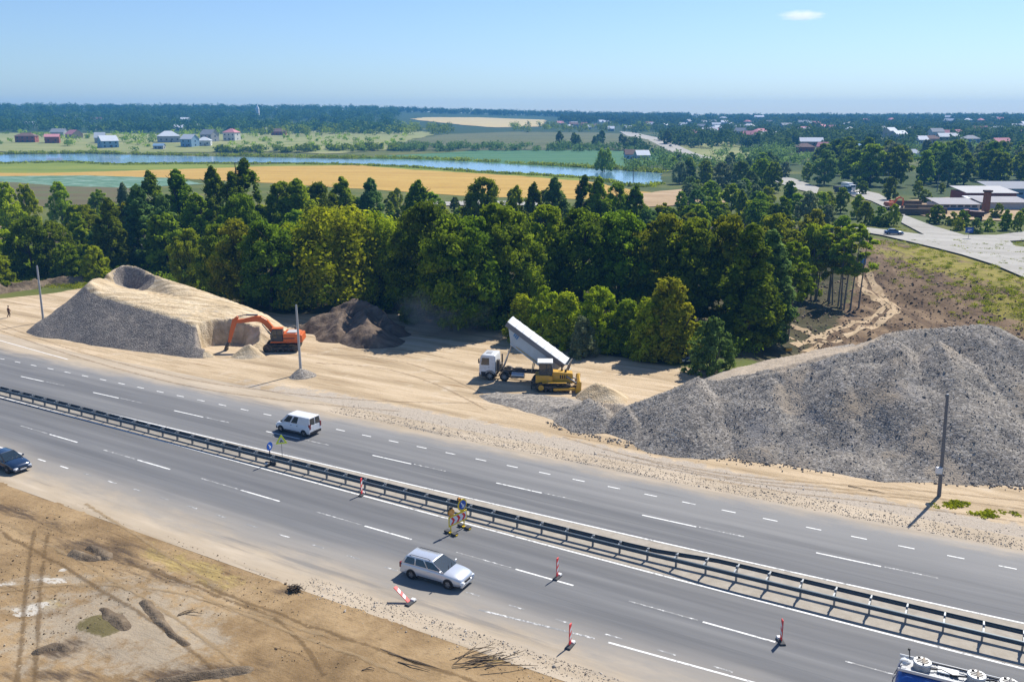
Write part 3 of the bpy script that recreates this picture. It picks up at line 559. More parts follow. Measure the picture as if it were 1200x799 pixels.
# low banks and small piles
t, c, tan, b = m_heap('turned_soil', [(.3, (.085, .062, .042)), (.5, (.16, .12, .08)), (.68, (.26, .20, .135))], .6, 2.6, None, None, 0, 1.0); M_BANK = t.bsdf(c, .95, 0, b, .12)
def PZ(u, v, h): p = atz(u, v); return (p.x, p.y, float(zt(p.x, p.y))+h)
heap('soil_bank', 'low rough bank of turned soil along the grass behind the leftmost pole', 'soil bank', [[[PZ(-60, 350, 1.2), PZ(0, 343, 1.3), PZ(30, 338, 1.5), PZ(60, 335, 1.3), PZ(90, 332, 1.2)]]], .6, .25, M_BANK, (.45, .25), .5, seed=25)
heap('gravel_mound', 'small cone of gravel around the foot of the pole beside the excavator', 'gravel mound', [[[PZ(356, 440, 1.0), PZ(358, 440, .95)]]], .62, .12, M_GRAVEL, (.05, .08), .2, seed=27)
heap('gravel_mound', 'low loose gravel spill in front of the yellow bulldozer', 'gravel mound', [[[PZ(572, 466, .25), PZ(600, 470, .45), PZ(640, 480, .6), PZ(660, 488, .5)], [PZ(580, 460, .15), PZ(610, 463, .3), PZ(640, 468, .4), PZ(665, 474, .6)]]], .3, .16, M_GRAVEL, (.12, .1), .3, seed=29)
heap('gravel_mound', 'pointed sandy gravel pile right of the bulldozer blade', 'gravel mound', [[[PZ(690, 462, 1.0), PZ(700, 464, 1.5), PZ(716, 468, 1.2)]]], .6, .15, M_SAND, (.12, .1), .3, mask=lambda X, Y, Z, D: .6*np.ones(X.shape), seed=31)
M_MUD = M_BANK
ridge = [([(118, 714), (128, 722), (146, 734)], .42, 'short dark mud ridge across the olive hollow'), ([(172, 709), (186, 722), (205, 742), (222, 757)], .32, 'long curved dark mud ridge right of the olive hollow'),
         ([(38, 722), (54, 716), (72, 706)], .3, 'thin dark mud ridge beside the white sand patch'), ([(180, 796), (240, 790), (288, 786)], .4, 'low dark soil ridge along the bottom edge of the dirt'),
         ([(52, 760), (70, 752), (84, 756)], .45, 'lone black soil clump below the olive hollow'), ([(88, 646), (104, 651), (122, 652)], .4, 'dark broken soil heap in the dark patch at left of the dirt'), ([(118, 640), (136, 650)], .35, 'small dark soil lump beside the shoulder at left')]
for k, (px, h, lb) in enumerate(ridge):
    heap('mud_ridge', lb, 'mud ridge', [[[PZ(u, v, h*.8) for u, v in px]]], .8, .08, M_MUD, (.06, .07), .25, group=None, seed=41+k, lstep=.12, blur=2)
# loose stones and clods
def stones(name, label, pts, size, mat, seed):
    rg = np.random.default_rng(seed); base = np.array([(1, 0, 0), (-1, 0, 0), (0, 1, 0), (0, -1, 0), (0, 0, 1), (0, 0, -1)], float); fc = np.array([(0, 2, 4), (2, 1, 4), (1, 3, 4), (3, 0, 4), (2, 0, 5), (1, 2, 5), (3, 1, 5), (0, 3, 5)])
    n = len(pts); s = size*rg.lognormal(0, .42, (n, 1, 1)); v = base[None]*rg.uniform(.55, 1.2, (n, 6, 3))*s; a = rg.uniform(0, 6.28, n); ca, sa_ = np.cos(a)[:, None], np.sin(a)[:, None]
    b = rg.uniform(-.7, .7, n); cb, sb = np.cos(b)[:, None], np.sin(b)[:, None]; x, y, z = v[..., 0], v[..., 1], v[..., 2]; x, z = x*cb-z*sb, x*sb+z*cb
    v = np.stack([x*ca-y*sa_, x*sa_+y*ca, z], -1)+np.array(pts)[:, None, :]; f = (np.arange(n)[:, None, None]*6+fc[None]).reshape(-1, 3)
    o = link(bpy.data.objects.new(name, fast_mesh(name, v.reshape(-1, 3), f, mat, False, {'tint': np.repeat(rg.random(n), 6)}))); return tag(o, label, 'stones', kind='stuff')
def stone_mat(name, st):
    t = NT(name); return t.bsdf(t.ramp(t.attr('tint'), st), .9, 0, None, .25)
rg = np.random.default_rng(5); X, Y, Z, Hh, Mk = HEAPS[0]; pts = []
while len(pts) < 15000:
    i = rg.integers(0, len(Y)); j = rg.integers(0, len(X))
    if Hh[i, j] > -.05 and Mk[i, j] < .62 and X[j] < 46 and Y[i] < 84: pts.append((X[j]+rg.uniform(-.1, .1), Y[i]+rg.uniform(-.1, .1), Z[i, j]-.012))
stones('loose_stones', 'loose broken stones lying over the big grey gravel heap', pts, .042, stone_mat('stone_grey', [(0, (.18, .165, .15)), (.4, (.22, .195, .165)), (.75, (.30, .265, .22)), (1, (.44, .40, .34))]), 6)
pts = []
for _ in range(5200):
    s = rg.uniform(-30, 40); n = 14.6+.02*s+abs(rg.normal(0, 1.5)); p = road(s, n); pts.append((p.x, p.y, .02))
for _ in range(2600):
    s = rg.uniform(-8, 30); n = -11.4-abs(rg.normal(0, .9)); p = road(s, n); pts.append((p.x, p.y, float(zt(p.x, p.y))+.01))
stones('loose_stones', 'scatter of small stones along both dusty road shoulders', pts, .036, stone_mat('stone_tan', [(0, (.22, .18, .14)), (.5, (.34, .29, .23)), (1, (.52, .47, .40))]), 7)
pts = []
for _ in range(5200):
    u, v = rg.uniform(-30, 760), rg.uniform(590, 830); p = atz(u, v)
    if float(road_n(p.x, p.y)) < -12.4 and float(fbm(p.x, p.y, 5, 3, 77)) > .47: pts.append((p.x, p.y, float(zt(p.x, p.y))+.01))
stones('dirt_clods', 'loose clods of brown earth scattered over the foreground dirt', pts, .036, stone_mat('clod_brown', [(0, (.10, .07, .042)), (.6, (.19, .13, .075)), (1, (.42, .34, .24))]), 8)
pts = []
for _ in range(2600):
    u, v = rg.uniform(930, 1230), rg.uniform(285, 420); p = G(u, v)
    if 40 < p.x < 84 and p.y > 92: pts.append((p.x, p.y, p.z+.02))
stones('dirt_clods', 'dark clods of torn earth on the slope of the brown cut at right', pts, .17, stone_mat('clod_dark', [(0, (.04, .03, .02)), (.6, (.12, .085, .055)), (1, (.30, .22, .15))]), 9)
pts = []
while len(pts) < 900:
    u = rg.uniform(640, 1230); v = float(np.interp(u, [640, 700, 800, 930, 1100, 1230], [494, 512, 530, 546, 561, 572]))+abs(rg.normal(0, 3))-1; p = atz(u, v); pts.append((p.x, p.y, .05))
stones('loose_stones', 'bigger stones rolled to the foot of the grey gravel heap', pts, .085, bpy.data.materials['stone_grey'], 12)
# sticks and brushwood
WOOD = m_bark('dead_wood', (.09, .065, .042), (.22, .165, .11))
def brush(name, label, cat, u, v, n, L, spread, rz, flat_=.12, seed=1, mat=WOOD):
    rr = random.Random(seed); p = G(u, v); mb = MB()
    for k in range(n):
        a = rz+rr.gauss(0, spread); l = L*rr.uniform(.4, 1); c = Vector((rr.gauss(0, L*.22), rr.gauss(0, L*.12), rr.uniform(.04, flat_*2)))
        d = Vector((math.cos(a), math.sin(a), rr.uniform(-flat_, flat_))); m = c+Vector((rr.gauss(0, .05), rr.gauss(0, .05), rr.uniform(0, .08)))
        mb.tube([c-d*l/2, m, c+d*l/2], [.035*rr.uniform(.5, 1.2), .03, .012], 5)
    return tag(mb.build(name, mat, loc=p), label, cat)
brush('branch_pile', 'loose pile of long broken branches at the bottom centre of the dirt', 'branches', 572, 772, 16, 3.0, .3, R(20), .15, 3)
brush('branch_pile', 'dark brush clump at the edge of the dirt above the gravel shoulder', 'branches', 345, 692, 40, .8, 1.5, 0, .14, 4, m_bark('dark_twigs', (.03, .024, .018), (.085, .065, .045)))
brush('stick', 'long thin dead stick lying in front of the branch pile', 'stick', 500, 782, 3, 4.2, .04, R(-25), .02, 5)
brush('stick', 'short forked stick right of the curved mud ridge', 'stick', 228, 718, 3, 1.3, .5, R(25), .05, 6)
brush('stick', 'single stick lying on the gravel shoulder below the stone heap', 'stick', 1005, 576, 2, 2.6, .06, R(-40), .03, 8)
brush('stick', 'small chunk of wood at the bottom left of the branch pile', 'stick', 433, 784, 2, 1.0, .1, R(0), .03, 9)
# ------------------------------------------------------------------ trees
def leaf_cloud(cent, size, rg, up=.35, elong=1.5, rad=None):
    n = len(cent); nr = rg.normal(0, 1, (n, 3)); nr[:, 2] = np.abs(nr[:, 2])+up
    if rad is not None: nr = rg.normal(0, .55, (n, 3))+rad*1.0; nr[:, 2] += .25
    nr /= np.linalg.norm(nr, axis=1, keepdims=True)
    a = np.cross(nr, rg.normal(0, 1, (n, 3))); a /= np.linalg.norm(a, axis=1, keepdims=True)+1e-9; b = np.cross(nr, a)
    s = size*rg.uniform(.55, 1.25, (n, 1)); a = a*s*elong/2; b = b*s/2
    v = np.stack([cent-a, cent-b*.9+a*.1, cent+a, cent+b*.9-a*.05], 1); return v.reshape(-1, 3)
def crown_pts(kind, h, rg, nc, nl):
    P = []; T = []; Q = []
    K = dict(broad=(.07, .36, lambda t: math.sin(PI*min(1, .16+t*.80))**.7), tall=(.05, .23, lambda t: (1-t**1.6)**.75*min(1, .60+t*2.2)+.02), poplar=(.05, .115, lambda t: min(1, .55+t*2)*(1-t**3.2)**.8),
             willow=(.12, .52, lambda t: math.sqrt(max(0, 1-(t*1.0-.05)**2)) if t > .05 else .95), bush=(.0, .50, lambda t: math.sqrt(max(0.02, 1-t**2.2))), slim=(.42, .17, lambda t: math.sin(PI*min(1, .2+t*.75))**.8), shrub=(.0, .42, lambda t: (1-t*.75)*min(1, .7+t*2)))[kind]
    z0, Rr, env = K; lob = [(rg.uniform(0, 6.28), rg.uniform(.72, 1.22)) for _ in range(5)]
    for i in range(nc):
        t = rg.random()**(.85 if kind in ('broad', 'willow') else 1.1); th = rg.uniform(0, 6.28); r = env(t)*Rr*h*(rg.random()**.42)
        f = sum(w*max(0, math.cos(th-a))**3 for a, w in lob); r *= .72+.28*min(1.35, f)
        c = np.array([r*math.cos(th), r*math.sin(th), h*(z0+(1-z0)*t*.97)]); rc = h*Rr*rg.uniform(.10, .29)*(.45+.55*env(t))*(1.0 if kind not in ('poplar',) else 1.3)
        if kind == 'slim': rc *= .9
        if kind == 'bush': rc *= .72
        m = int(nl*rg.uniform(.6, 1.4)); q = rg.normal(0, 1, (m, 3)); q /= np.linalg.norm(q, axis=1, keepdims=True); q *= (rg.random((m, 1))**.38*rc)*np.where(rg.random((m, 1)) < .12, 1.55, 1)
        sz = dict(willow=1.5, poplar=1.7, tall=1.25, shrub=1.5).get(kind, .72); q[:, 2] *= sz
        if kind == 'willow': q[:, 2] -= np.abs(rg.normal(0, 1, m))*rc*.7
        Q.append(q/rc*.75+np.array([math.cos(th), math.sin(th), .2])*.35); P.append(c+q); T.append(np.clip(rg.normal(.5, .17)+rg.normal(0, .16, m)+.25*(q[:, 2]/(rc*sz+1e-6)) * .4, 0, 1))  # higher leaves of a clump get a lighter tint, sunlit tips painted in
    P = np.concatenate(P); T = np.concatenate(T); Q = np.concatenate(Q); ok = P[:, 2] > (.02*h if kind in ('bush', 'shrub') else z0*h*.6); return P[ok], T[ok], Q[ok]
def trunk_mb(kind, h, rg):
    mb = MB(); u = lambda a, b: rg.uniform(a, b)
    if kind in ('bush', 'shrub'):
        for k in range(6):
            a = u(0, 6.28); mb.tube([(0, 0, -.2), (h*.12*math.cos(a), h*.12*math.sin(a), h*.25), (h*.28*math.cos(a), h*.28*math.sin(a), h*.62)], [.07, .05, .015], 5)
        return mb
    stems = 4 if kind == 'slim' else 1
    for sidx in range(stems):
        ox, oy = (u(-.9, .9), u(-.9, .9)) if stems > 1 else (0, 0); lx, ly = u(-.05, .05)*h, u(-.05, .05)*h; rb = h*(.006 if stems > 1 else .019)
        pth = [(ox, oy, -.3), (ox+lx*.2, oy+ly*.2, h*.2), (ox+lx*.6, oy+ly*.6, h*.5), (ox+lx, oy+ly, h*.8), (ox+lx*1.1, oy+ly*1.1, h*.95)]
        mb.tube(pth, [rb*1.25, rb, rb*.7, rb*.35, rb*.08], 8)
        sp = dict(poplar=.08, tall=.15, slim=.13, willow=.40).get(kind, .27)
        for k in range(5 if stems > 1 else 11):
            f = u(.25 if stems == 1 else .45, .85); a = u(0, 6.28); z = h*f; bx, by = ox+lx*f, oy+ly*f; L = h*sp*(1.15-f*.6)
            mb.tube([(bx, by, z), (bx+L*.5*math.cos(a), by+L*.5*math.sin(a), z+L*.35), (bx+L*math.cos(a), by+L*math.sin(a), z+L*.8)], [rb*.45, rb*.28, rb*.06], 5)
    return mb
BARK = m_bark('bark_brown', (.045, .035, .025), (.12, .095, .07)); BARKP = m_bark('bark_pale', (.10, .09, .075), (.30, .28, .24))
LEAF = dict(dark=m_leaf('leaf_dark', (.075, .118, .006), (.145, .21, .009), (.24, .32, .014), .5), mid=m_leaf('leaf_mid', (.12, .18, .006), (.22, .305, .010), (.32, .41, .018), .5),
            yellow=m_leaf('leaf_yellow_green', (.19, .25, .006), (.32, .40, .009), (.45, .51, .016), .5), blue=m_leaf('leaf_blue_green', (.075, .13, .024), (.14, .22, .042), (.22, .315, .078), .45),
            gold=m_leaf('leaf_olive_gold', (.13, .155, .007), (.235, .26, .010), (.34, .345, .016), .5), lime=m_leaf('leaf_lime', (.24, .31, .007), (.38, .46, .010), (.50, .56, .018), .5), silver=m_leaf('leaf_silver_green', (.14, .185, .075), (.22, .27, .12), (.31, .36, .19), .42),
            wood=m_leaf('leaf_far_wood', (.030, .070, .016), (.052, .108, .022), (.10, .165, .036), .3))
PROTO = {}
def proto(kind, leaf, var, lod):
    k = (kind, leaf, var, lod)
    if k not in PROTO:
        rg = np.random.default_rng(abs(hash_(kind+leaf))+var*31+lod); h = dict(broad=13, tall=15, poplar=20, willow=12, bush=5, slim=13, shrub=6)[kind]
        nc, nl, ls = [(140, 165, .32), (90, 76, .58)][lod]
        if kind in ('bush', 'shrub'): nc, nl, ls = [(150, 95, .20), (80, 50, .38)][lod]
        if kind == 'slim': nc, nl = int(nc*.5), int(nl*.6)
        if kind == 'poplar': ls *= .9
        P, T, Q = crown_pts(kind, h, rg, nc, nl); v = leaf_cloud(P, ls, rg, rad=Q); q = np.arange(len(v)).reshape(-1, 4)
        cm = fast_mesh('crown', v, q, LEAF[leaf], False, {'tint': np.repeat(T, 4)}); tm = trunk_mb(kind, h, rg).mesh('trunk', BARKP if kind == 'slim' or leaf == 'blue' else BARK, True)
        PROTO[k] = (h, tm, cm)
    return PROTO[k]
def hash_(s):
    r = 0
    for ch in s: r = (r*131+ord(ch)) % 100003
    return r
TREEN = dict(broad='broadleaf_tree', tall='birch_tree', poplar='poplar_tree', willow='willow_tree', bush='bush', slim='slender_tree', shrub='shrub')
TREEC = dict(broad='tree', tall='tree', poplar='tree', willow='tree', bush='bush', slim='tree', shrub='shrub')
TR = []; trr = random.Random(11)
def tree(kind, leaf, loc, h, w=1.0, label='', group=None, lod=0, var=None):
    h0, tm, cm = proto(kind, leaf, trr.randrange(2) if var is None else var, lod); s = h/h0
    r = thing(TREEN[kind], label, TREEC[kind], loc, trr.uniform(0, 6.28), group, (s*w, s*w, s))
    link(bpy.data.objects.new('trunk', tm), r); link(bpy.data.objects.new('crown', cm), r); TR.append((loc[0], loc[1], h)); return r
# hero trees: foot (u, v), top v, kind, leaf colour, width, label
HERO = [
 (6, 322, 268, 'bush', 'yellow', 1.0, 'bright green bush tree at the far left edge above the soil bank'), (-14, 340, 286, 'bush', 'mid', 1.1, 'green bush cut by the left edge of the photo beside the soil bank'),
 (80, 326, 283, 'bush', 'mid', .85, 'round green bush behind the leftmost pole, left half of a pair'), (114, 329, 287, 'bush', 'yellow', .8, 'round light green bush just left of the sand heap peak'),
 (12, 290, 214, 'broad', 'yellow', .7, 'light green tree at the left edge standing against the fallow field'), (36, 285, 216, 'broad', 'yellow', .62, 'second light green tree from the left edge against the fallow field'),
 (74, 265, 213, 'broad', 'yellow', .75, 'bright yellow green tree standing alone against the fallow field'), (118, 255, 222, 'bush', 'mid', .9, 'small round bush against the cabbage field at left'),
 (40, 325, 252, 'broad', 'dark', .95, 'very dark broad tree above the grassy patch at left'), (66, 322, 258, 'broad', 'dark', .9, 'dark tree with brownish top left of the bush pair'),
 (135, 318, 232, 'tall', 'dark', 1.25, 'tall dark tree behind the light green bush beside the sand heap'), (105, 300, 240, 'broad', 'gold', .9, 'olive tinted tree behind the pair of round bushes'),
 (168, 312, 217, 'tall', 'blue', 1.35, 'tall blue green birch left of the leafy gap above the sand peak'), (150, 285, 214, 'tall', 'silver', .9, 'pale birch against the cabbage field'),
 (182, 290, 200, 'tall', 'dark', 1.2, 'dark pointed tree rising into the cabbage field'), (214, 300, 197, 'tall', 'mid', 1.1, 'pointed birch left of the poplar reaching the yellow stubble'),
 (196, 315, 228, 'tall', 'blue', 1.2, 'blue green birch directly above the sand heap'), (236, 312, 225, 'tall', 'mid', 1.3, 'mid green birch between the sand heap and the poplar'), (255, 300, 195, 'tall', 'dark', 1.0, 'dark pointed tree just left of the tall poplar'),
 (294, 305, 184, 'poplar', 'dark', 1.5, 'tallest tree, a dark column poplar piercing the stubble field'), (279, 308, 200, 'poplar', 'dark', 1.5, 'shorter column poplar leaning on the left side of the tallest poplar'), (287, 325, 226, 'broad', 'mid', .75, 'rounded green tree at the foot of the tallest poplar'),
 (332, 300, 212, 'broad', 'mid', .85, 'light round tree just right of the tallest poplar'), (352, 300, 208, 'tall', 'mid', 1.3, 'bushy birch right of the poplar under the stubble field'), (378, 290, 212, 'broad', 'dark', .8, 'dark rounded tree behind the big willow'),
 (404, 285, 206, 'tall', 'mid', 1.3, 'leafy birch behind the left of the willow top'), (436, 285, 208, 'tall', 'blue', 1.2, 'blue green birch behind the right of the willow top'),
 (226, 345, 268, 'broad', 'gold', .85, 'olive gold tree behind the right shoulder of the sand heap'), (258, 350, 262, 'broad', 'dark', .9, 'dark tree with golden rim behind the sand heap'), (285, 358, 256, 'broad', 'gold', .95, 'broad olive gold tree above the orange excavator'),
 (318, 364, 258, 'broad', 'dark', 1.0, 'dark dense tree left of the big bright willow'), (345, 356, 263, 'willow', 'lime', .75, 'smaller bright willow clump at the left flank of the big willow'),
 (402, 360, 244, 'willow', 'lime', 1.15, 'largest bright yellow green willow above the dark soil heap'), (446, 357, 251, 'willow', 'lime', .85, 'bright willow crown joined to the right of the largest willow'),
 (505, 374, 233, 'broad', 'dark', .85, 'tall dark tree right of the willow above the dusty patch'), (528, 388, 250, 'broad', 'dark', .85, 'dark narrow tree above the dust behind the dump truck'), (480, 364, 258, 'broad', 'mid', .7, 'mid green tree between the willow and the tall dark tree'),
 (492, 300, 210, 'tall', 'mid', 1.2, 'birch standing behind the tall dark tree right of the willow'), (566, 290, 207, 'broad', 'mid', .8, 'round light tree standing out against the stubble field'), (606, 288, 217, 'tall', 'yellow', 1.0, 'thin yellowish tree against the stubble field'), (626, 288, 214, 'tall', 'dark', 1.1, 'dark narrow tree right of the thin yellowish one against the field'), (650, 285, 207, 'tall', 'blue', 1.2, 'pale birch against the right end of the stubble field'),
 (684, 288, 204, 'poplar', 'dark', 1.5, 'dark column tree in front of the river bend'), (700, 290, 206, 'poplar', 'mid', 1.5, 'second column tree in front of the river bend'), (722, 288, 214, 'broad', 'mid', .8, 'rounded green tree right of the two column trees'), (744, 288, 217, 'tall', 'dark', 1.2, 'dark narrow tree below the river bend'),
 (556, 386, 254, 'broad', 'dark', 1.0, 'dark wall of foliage above the cab of the dump truck'), (586, 378, 238, 'broad', 'dark', .95, 'tall dark tree rising behind the raised tipper body'), (640, 362, 240, 'broad', 'mid', .9, 'tall green tree behind the tipper above the yellow green shrubs'), (680, 366, 243, 'broad', 'dark', .95, 'tall dark tree behind the tall yellow green shrub'),
 (724, 368, 246, 'broad', 'mid', .95, 'green tree behind the right end of the shrubs'), (772, 372, 250, 'broad', 'gold', .95, 'olive topped tree behind the yellowish shrub above the parked car'), (812, 378, 256, 'broad', 'dark', 1.0, 'dark tree right behind the round blue green bush'), (848, 385, 252, 'broad', 'gold', .9, 'olive tree above the left part of the gravel heap'),
 (874, 408, 262, 'tall', 'dark', 1.3, 'tall near black tree with bare stems left of the brown cut'), (897, 405, 270, 'tall', 'blue', 1.35, 'tall blue green tree at the corner of the brown cut'),
 (918, 402, 282, 'slim', 'mid', 1.4, 'bare stemmed tree group at the corner of the brown cut'), (905, 345, 250, 'broad', 'gold', .9, 'olive gold tree deep behind the corner of the brown cut'), (945, 350, 262, 'broad', 'yellow', .7, 'yellowish tree left of the slender tree row'),
 (962, 352, 262, 'slim', 'yellow', 1.5, 'leftmost slender tree with bare trunks beside the brown cut'), (978, 358, 266, 'slim', 'gold', 1.5, 'middle slender tree with bare trunks beside the brown cut'), (996, 362, 262, 'slim', 'mid', 1.5, 'rightmost slender tree with bare trunks beside the brown cut'), (952, 305, 245, 'broad', 'gold', .85, 'olive tree behind the slender tree row'), (985, 300, 252, 'broad', 'mid', .8, 'green tree behind the rightmost slender tree'),
 (612, 399, 347, 'shrub', 'yellow', 1.25, 'yellow green shrub directly behind the dump truck cargo body'), (638, 402, 335, 'bush', 'yellow', .72, 'tall yellow green shrub over the tipper rear'), (664, 405, 344, 'shrub', 'yellow', 1.3, 'yellow green shrub behind the bulldozer'), (702, 410, 334, 'bush', 'yellow', .85, 'tallest yellow green shrub right of the bulldozer'), (733, 412, 352, 'shrub', 'mid', 1.2, 'green shrub at the right end of the shrub row'), (682, 418, 372, 'shrub', 'silver', 1.1, 'greyish shrub between two yellow green shrubs'),
 (782, 420, 330, 'shrub', 'gold', 1.15, 'yellowish shrub above the dark parked car'), (757, 420, 352, 'shrub', 'yellow', 1.0, 'small yellow green shrub left of the yellowish one'), (832, 436, 370, 'bush', 'blue', .85, 'round blue green bush at the left foot of the gravel heap'), (482, 378, 338, 'shrub', 'mid', 1.1, 'lone green shrub in the shade right of the dark soil heap'), (500, 366, 330, 'bush', 'dark', .9, 'dark bush in the shade behind the dust'), (535, 372, 335, 'bush', 'blue', .9, 'blue green bush in the shade left of the dump truck')]
for (u, vb, vt, kind, leaf, w, lb) in HERO:
    p, h = hgt(u, vb, vt); tree(kind, leaf, p, h, w, lb)
# filler trees of the belt
FPOLY = [(150, 322), (330, 352), (480, 360), (590, 372), (640, 358), (740, 362), (830, 376), (888, 396), (920, 360), (945, 315), (955, 272), (900, 262), (700, 262), (560, 266), (450, 262), (300, 262), (200, 262), (90, 285), (40, 318)]
fw = [atz(*p) for p in FPOLY]; x0, x1 = min(p.x for p in fw), max(p.x for p in fw); y0, y1 = min(p.y for p in fw), max(p.y for p in fw)
fr = random.Random(23); cnt = 0; tries = 0
def zone(x, y):
    u = 600+F*x/(y*CP+H0*SP)
    return ('behind the sand heap' if u < 330 else 'behind the bright willows' if u < 480 else 'behind the dump truck' if u < 680 else 'behind the shrub row' if u < 830 else 'left of the brown cut')
while cnt < 112 and tries < 9000:
    tries += 1; x, y = fr.uniform(x0, x1), fr.uniform(y0, y1)
    if float(sdist(fw, np.array([x]), np.array([y]))[0]) < 1.0: continue
    if any(math.hypot(x-a, y-b) < (3.6 if y < 165 else 4.8) for a, b, _ in TR): continue
    dep = (y-115)/110; leaf = fr.choices(['dark', 'mid', 'gold', 'blue', 'yellow'], [.26, .34, .20, .08, .12] if x > 5 else [.30, .38, .08, .16, .08])[0]; kind = fr.choices(['broad', 'tall'], [.88, .12] if x > -5 else [.62, .38])[0]
    h = fr.uniform(7.5, 12.5)*(1-.2*max(dep, 0))*(.88 if x > 5 else 1); nm = dict(dark='dark green', mid='green', gold='olive gold', blue='blue green', yellow='yellow green')[leaf]; z = zone(x, y); kn = 'rounded tree' if kind == 'broad' else 'pointed tree'
    tree(kind, leaf, (x, y, float(zt(x, y))), h, fr.uniform(.85, 1.15) if kind == 'broad' else 1.3, f'{nm} {kn} crowded inside the forest belt {z}', f'{nm} {kn}s in the forest belt {z}', 0 if y < 165 else 1); cnt += 1
# trees and bushes of the valley, each placed by foot and top
MID = [(708, 202, 174, 'willow', 'mid', .8, 'lone weeping willow on the far river bank'), (738, 219, 213, 'bush', 'yellow', 1.0, 'small round bush on the near bank of the river bend'),
 (796, 216, 190, 'willow', 'silver', .8, 'silvery willow beside the right end of the river'), (826, 217, 188, 'broad', 'dark', 1.0, 'dark tree right of the silvery willow at the river end'), (845, 222, 190, 'broad', 'silver', 1.0, 'pale round tree between the river end and the side road'), (868, 222, 188, 'broad', 'blue', 1.0, 'blue green tree left of the pale side road'), (892, 224, 186, 'broad', 'mid', 1.0, 'broad green tree above the bend of the pale side road'), (878, 232, 200, 'broad', 'blue', .9, 'blue green tree below the broad tree near the pale side road'),
 (905, 226, 190, 'broad', 'dark', .9, 'dark tree just left of the pale side road bend'), (832, 250, 212, 'broad', 'mid', .95, 'round dark green tree above the right part of the belt'), (925, 240, 212, 'broad', 'dark', .9, 'dark round tree beside the pale side road bend'), (868, 258, 222, 'tall', 'mid', 1.2, 'bushy pointed tree at the back of the belt on the right'), (890, 262, 225, 'broad', 'mid', .8, 'mid green tree left of the big greyish tree'), (945, 268, 224, 'broad', 'silver', .9, 'big greyish green tree beside the start of the side road'), (968, 275, 240, 'broad', 'silver', .8, 'smaller greyish tree at the start of the side road'), (915, 268, 230, 'broad', 'mid', .8, 'green tree at the back edge of the belt below the side road'),
 (966, 252, 225, 'broad', 'yellow', .9, 'yellow green tree in the grove between the side roads'), (985, 250, 220, 'broad', 'mid', .9, 'green tree behind the grove between the side roads'), (1004, 256, 228, 'broad', 'yellow', .9, 'light green tree in the middle of the grove between the side roads'), (1013, 266, 236, 'broad', 'dark', .9, 'dark round tree at the front of the grove beside the road shadow'), (1047, 265, 238, 'broad', 'yellow', .72, 'yellow green tree hiding the small orange digger'), (1030, 264, 242, 'bush', 'mid', 1.0, 'green bush between the dark round tree and the yellow green one'), (1036, 266, 252, 'bush', 'dark', 1.0, 'low dark bush at the front right of the grove'),
 (1010, 228, 212, 'bush', 'dark', 1.0, 'dark round bush right of the parked lorries'), (1042, 235, 207, 'broad', 'dark', .85, 'dark pointed tree standing alone right of the lorries'), (1076, 232, 212, 'broad', 'mid', .9, 'green round tree left of the factory'), (1083, 238, 222, 'bush', 'dark', 1.0, 'dark shrub before the left end of the factory'), (1103, 227, 214, 'broad', 'gold', .9, 'yellowish tree beside the factory yard'),
 (1096, 262, 240, 'bush', 'dark', 1.0, 'dark round bush in front of the factory beside the side road'), (1115, 264, 248, 'bush', 'mid', .9, 'green bush right of the dark round bush before the factory'), (1127, 266, 246, 'bush', 'mid', .9, 'second green bush before the factory, left of the red lorry'), (1122, 270, 254, 'bush', 'yellow', .9, 'light green bush nearest the blue road sign'), (1143, 273, 255, 'bush', 'blue', .9, 'bluish bush right of the blue road sign'), (1158, 271, 255, 'bush', 'yellow', .9, 'light green bush in the middle of the hedge before the factory'), (1178, 270, 245, 'tall', 'yellow', 1.4, 'pointed light green tree before the right end of the factory'), (1192, 272, 248, 'broad', 'mid', .8, 'green tree at the right edge before the factory'), (1168, 256, 238, 'bush', 'mid', .9, 'round bush at the foot of the brick chimney'), (1198, 262, 244, 'bush', 'mid', 1.0, 'green bush at the right edge behind the hedge')]
for (u, vb, vt, kind, leaf, w, lb) in MID:
    p, h = hgt(u, vb, vt); tree(kind, leaf, p, h, w, lb, None, 1)
mr = random.Random(31)
ROADPX = [p for a, b in (((738, 157), (836, 188)), ((912, 209), (957, 224)), ((992, 226), (1060, 252)), ((1020, 228), (1062, 249))) for p in [(a[0]+(b[0]-a[0])*k/14, a[1]+(b[1]-a[1])*k/14) for k in range(15)]]
def hides_road(p, h):
    d = p.y*CP+(H0-p.z)*SP; u = 600+F*p.x/d; k = F/d; v = 399.5-F*((p.z-H0)*CP+p.y*SP)/d; return any(abs(ur-u) < h*.34*k+2 and v-h*k < vr < v+1 for ur, vr in ROADPX)
def row(n, us, vs, h, kinds, label, group, lod=1, mind=6, w=(.8, 1.1)):
    k = 0; tr = 0; loc = []
    while k < n and tr < n*30:
        tr += 1; u = mr.uniform(*us); v = mr.uniform(*vs) if not callable(vs) else vs(u); p = G(u, v)
        if any(math.hypot(p.x-a, p.y-b) < mind for a, b in loc): continue
        hh = mr.uniform(*h)
        if hides_road(p, hh): continue
        loc.append((p.x, p.y)); kind, leaf = mr.choice(kinds); tree(kind, leaf, p, hh, mr.uniform(*w), label, group, lod); k += 1
row(46, (960, 1235), (196, 219), (12, 18), [('broad', 'dark'), ('broad', 'dark'), ('broad', 'blue'), ('broad', 'mid'), ('broad', 'silver')], 'large tree of the dark grove rising behind the factory and lorries', 'large trees of the grove behind the factory', 1, 9, (.9, 1.2))
row(16, (1040, 1235), (188, 200), (11, 15), [('broad', 'silver'), ('broad', 'gold'), ('willow', 'silver')], 'pale crowned tree on the sunlit edge above the dark grove at right', 'pale trees above the dark grove', 1, 9, (.9, 1.2))
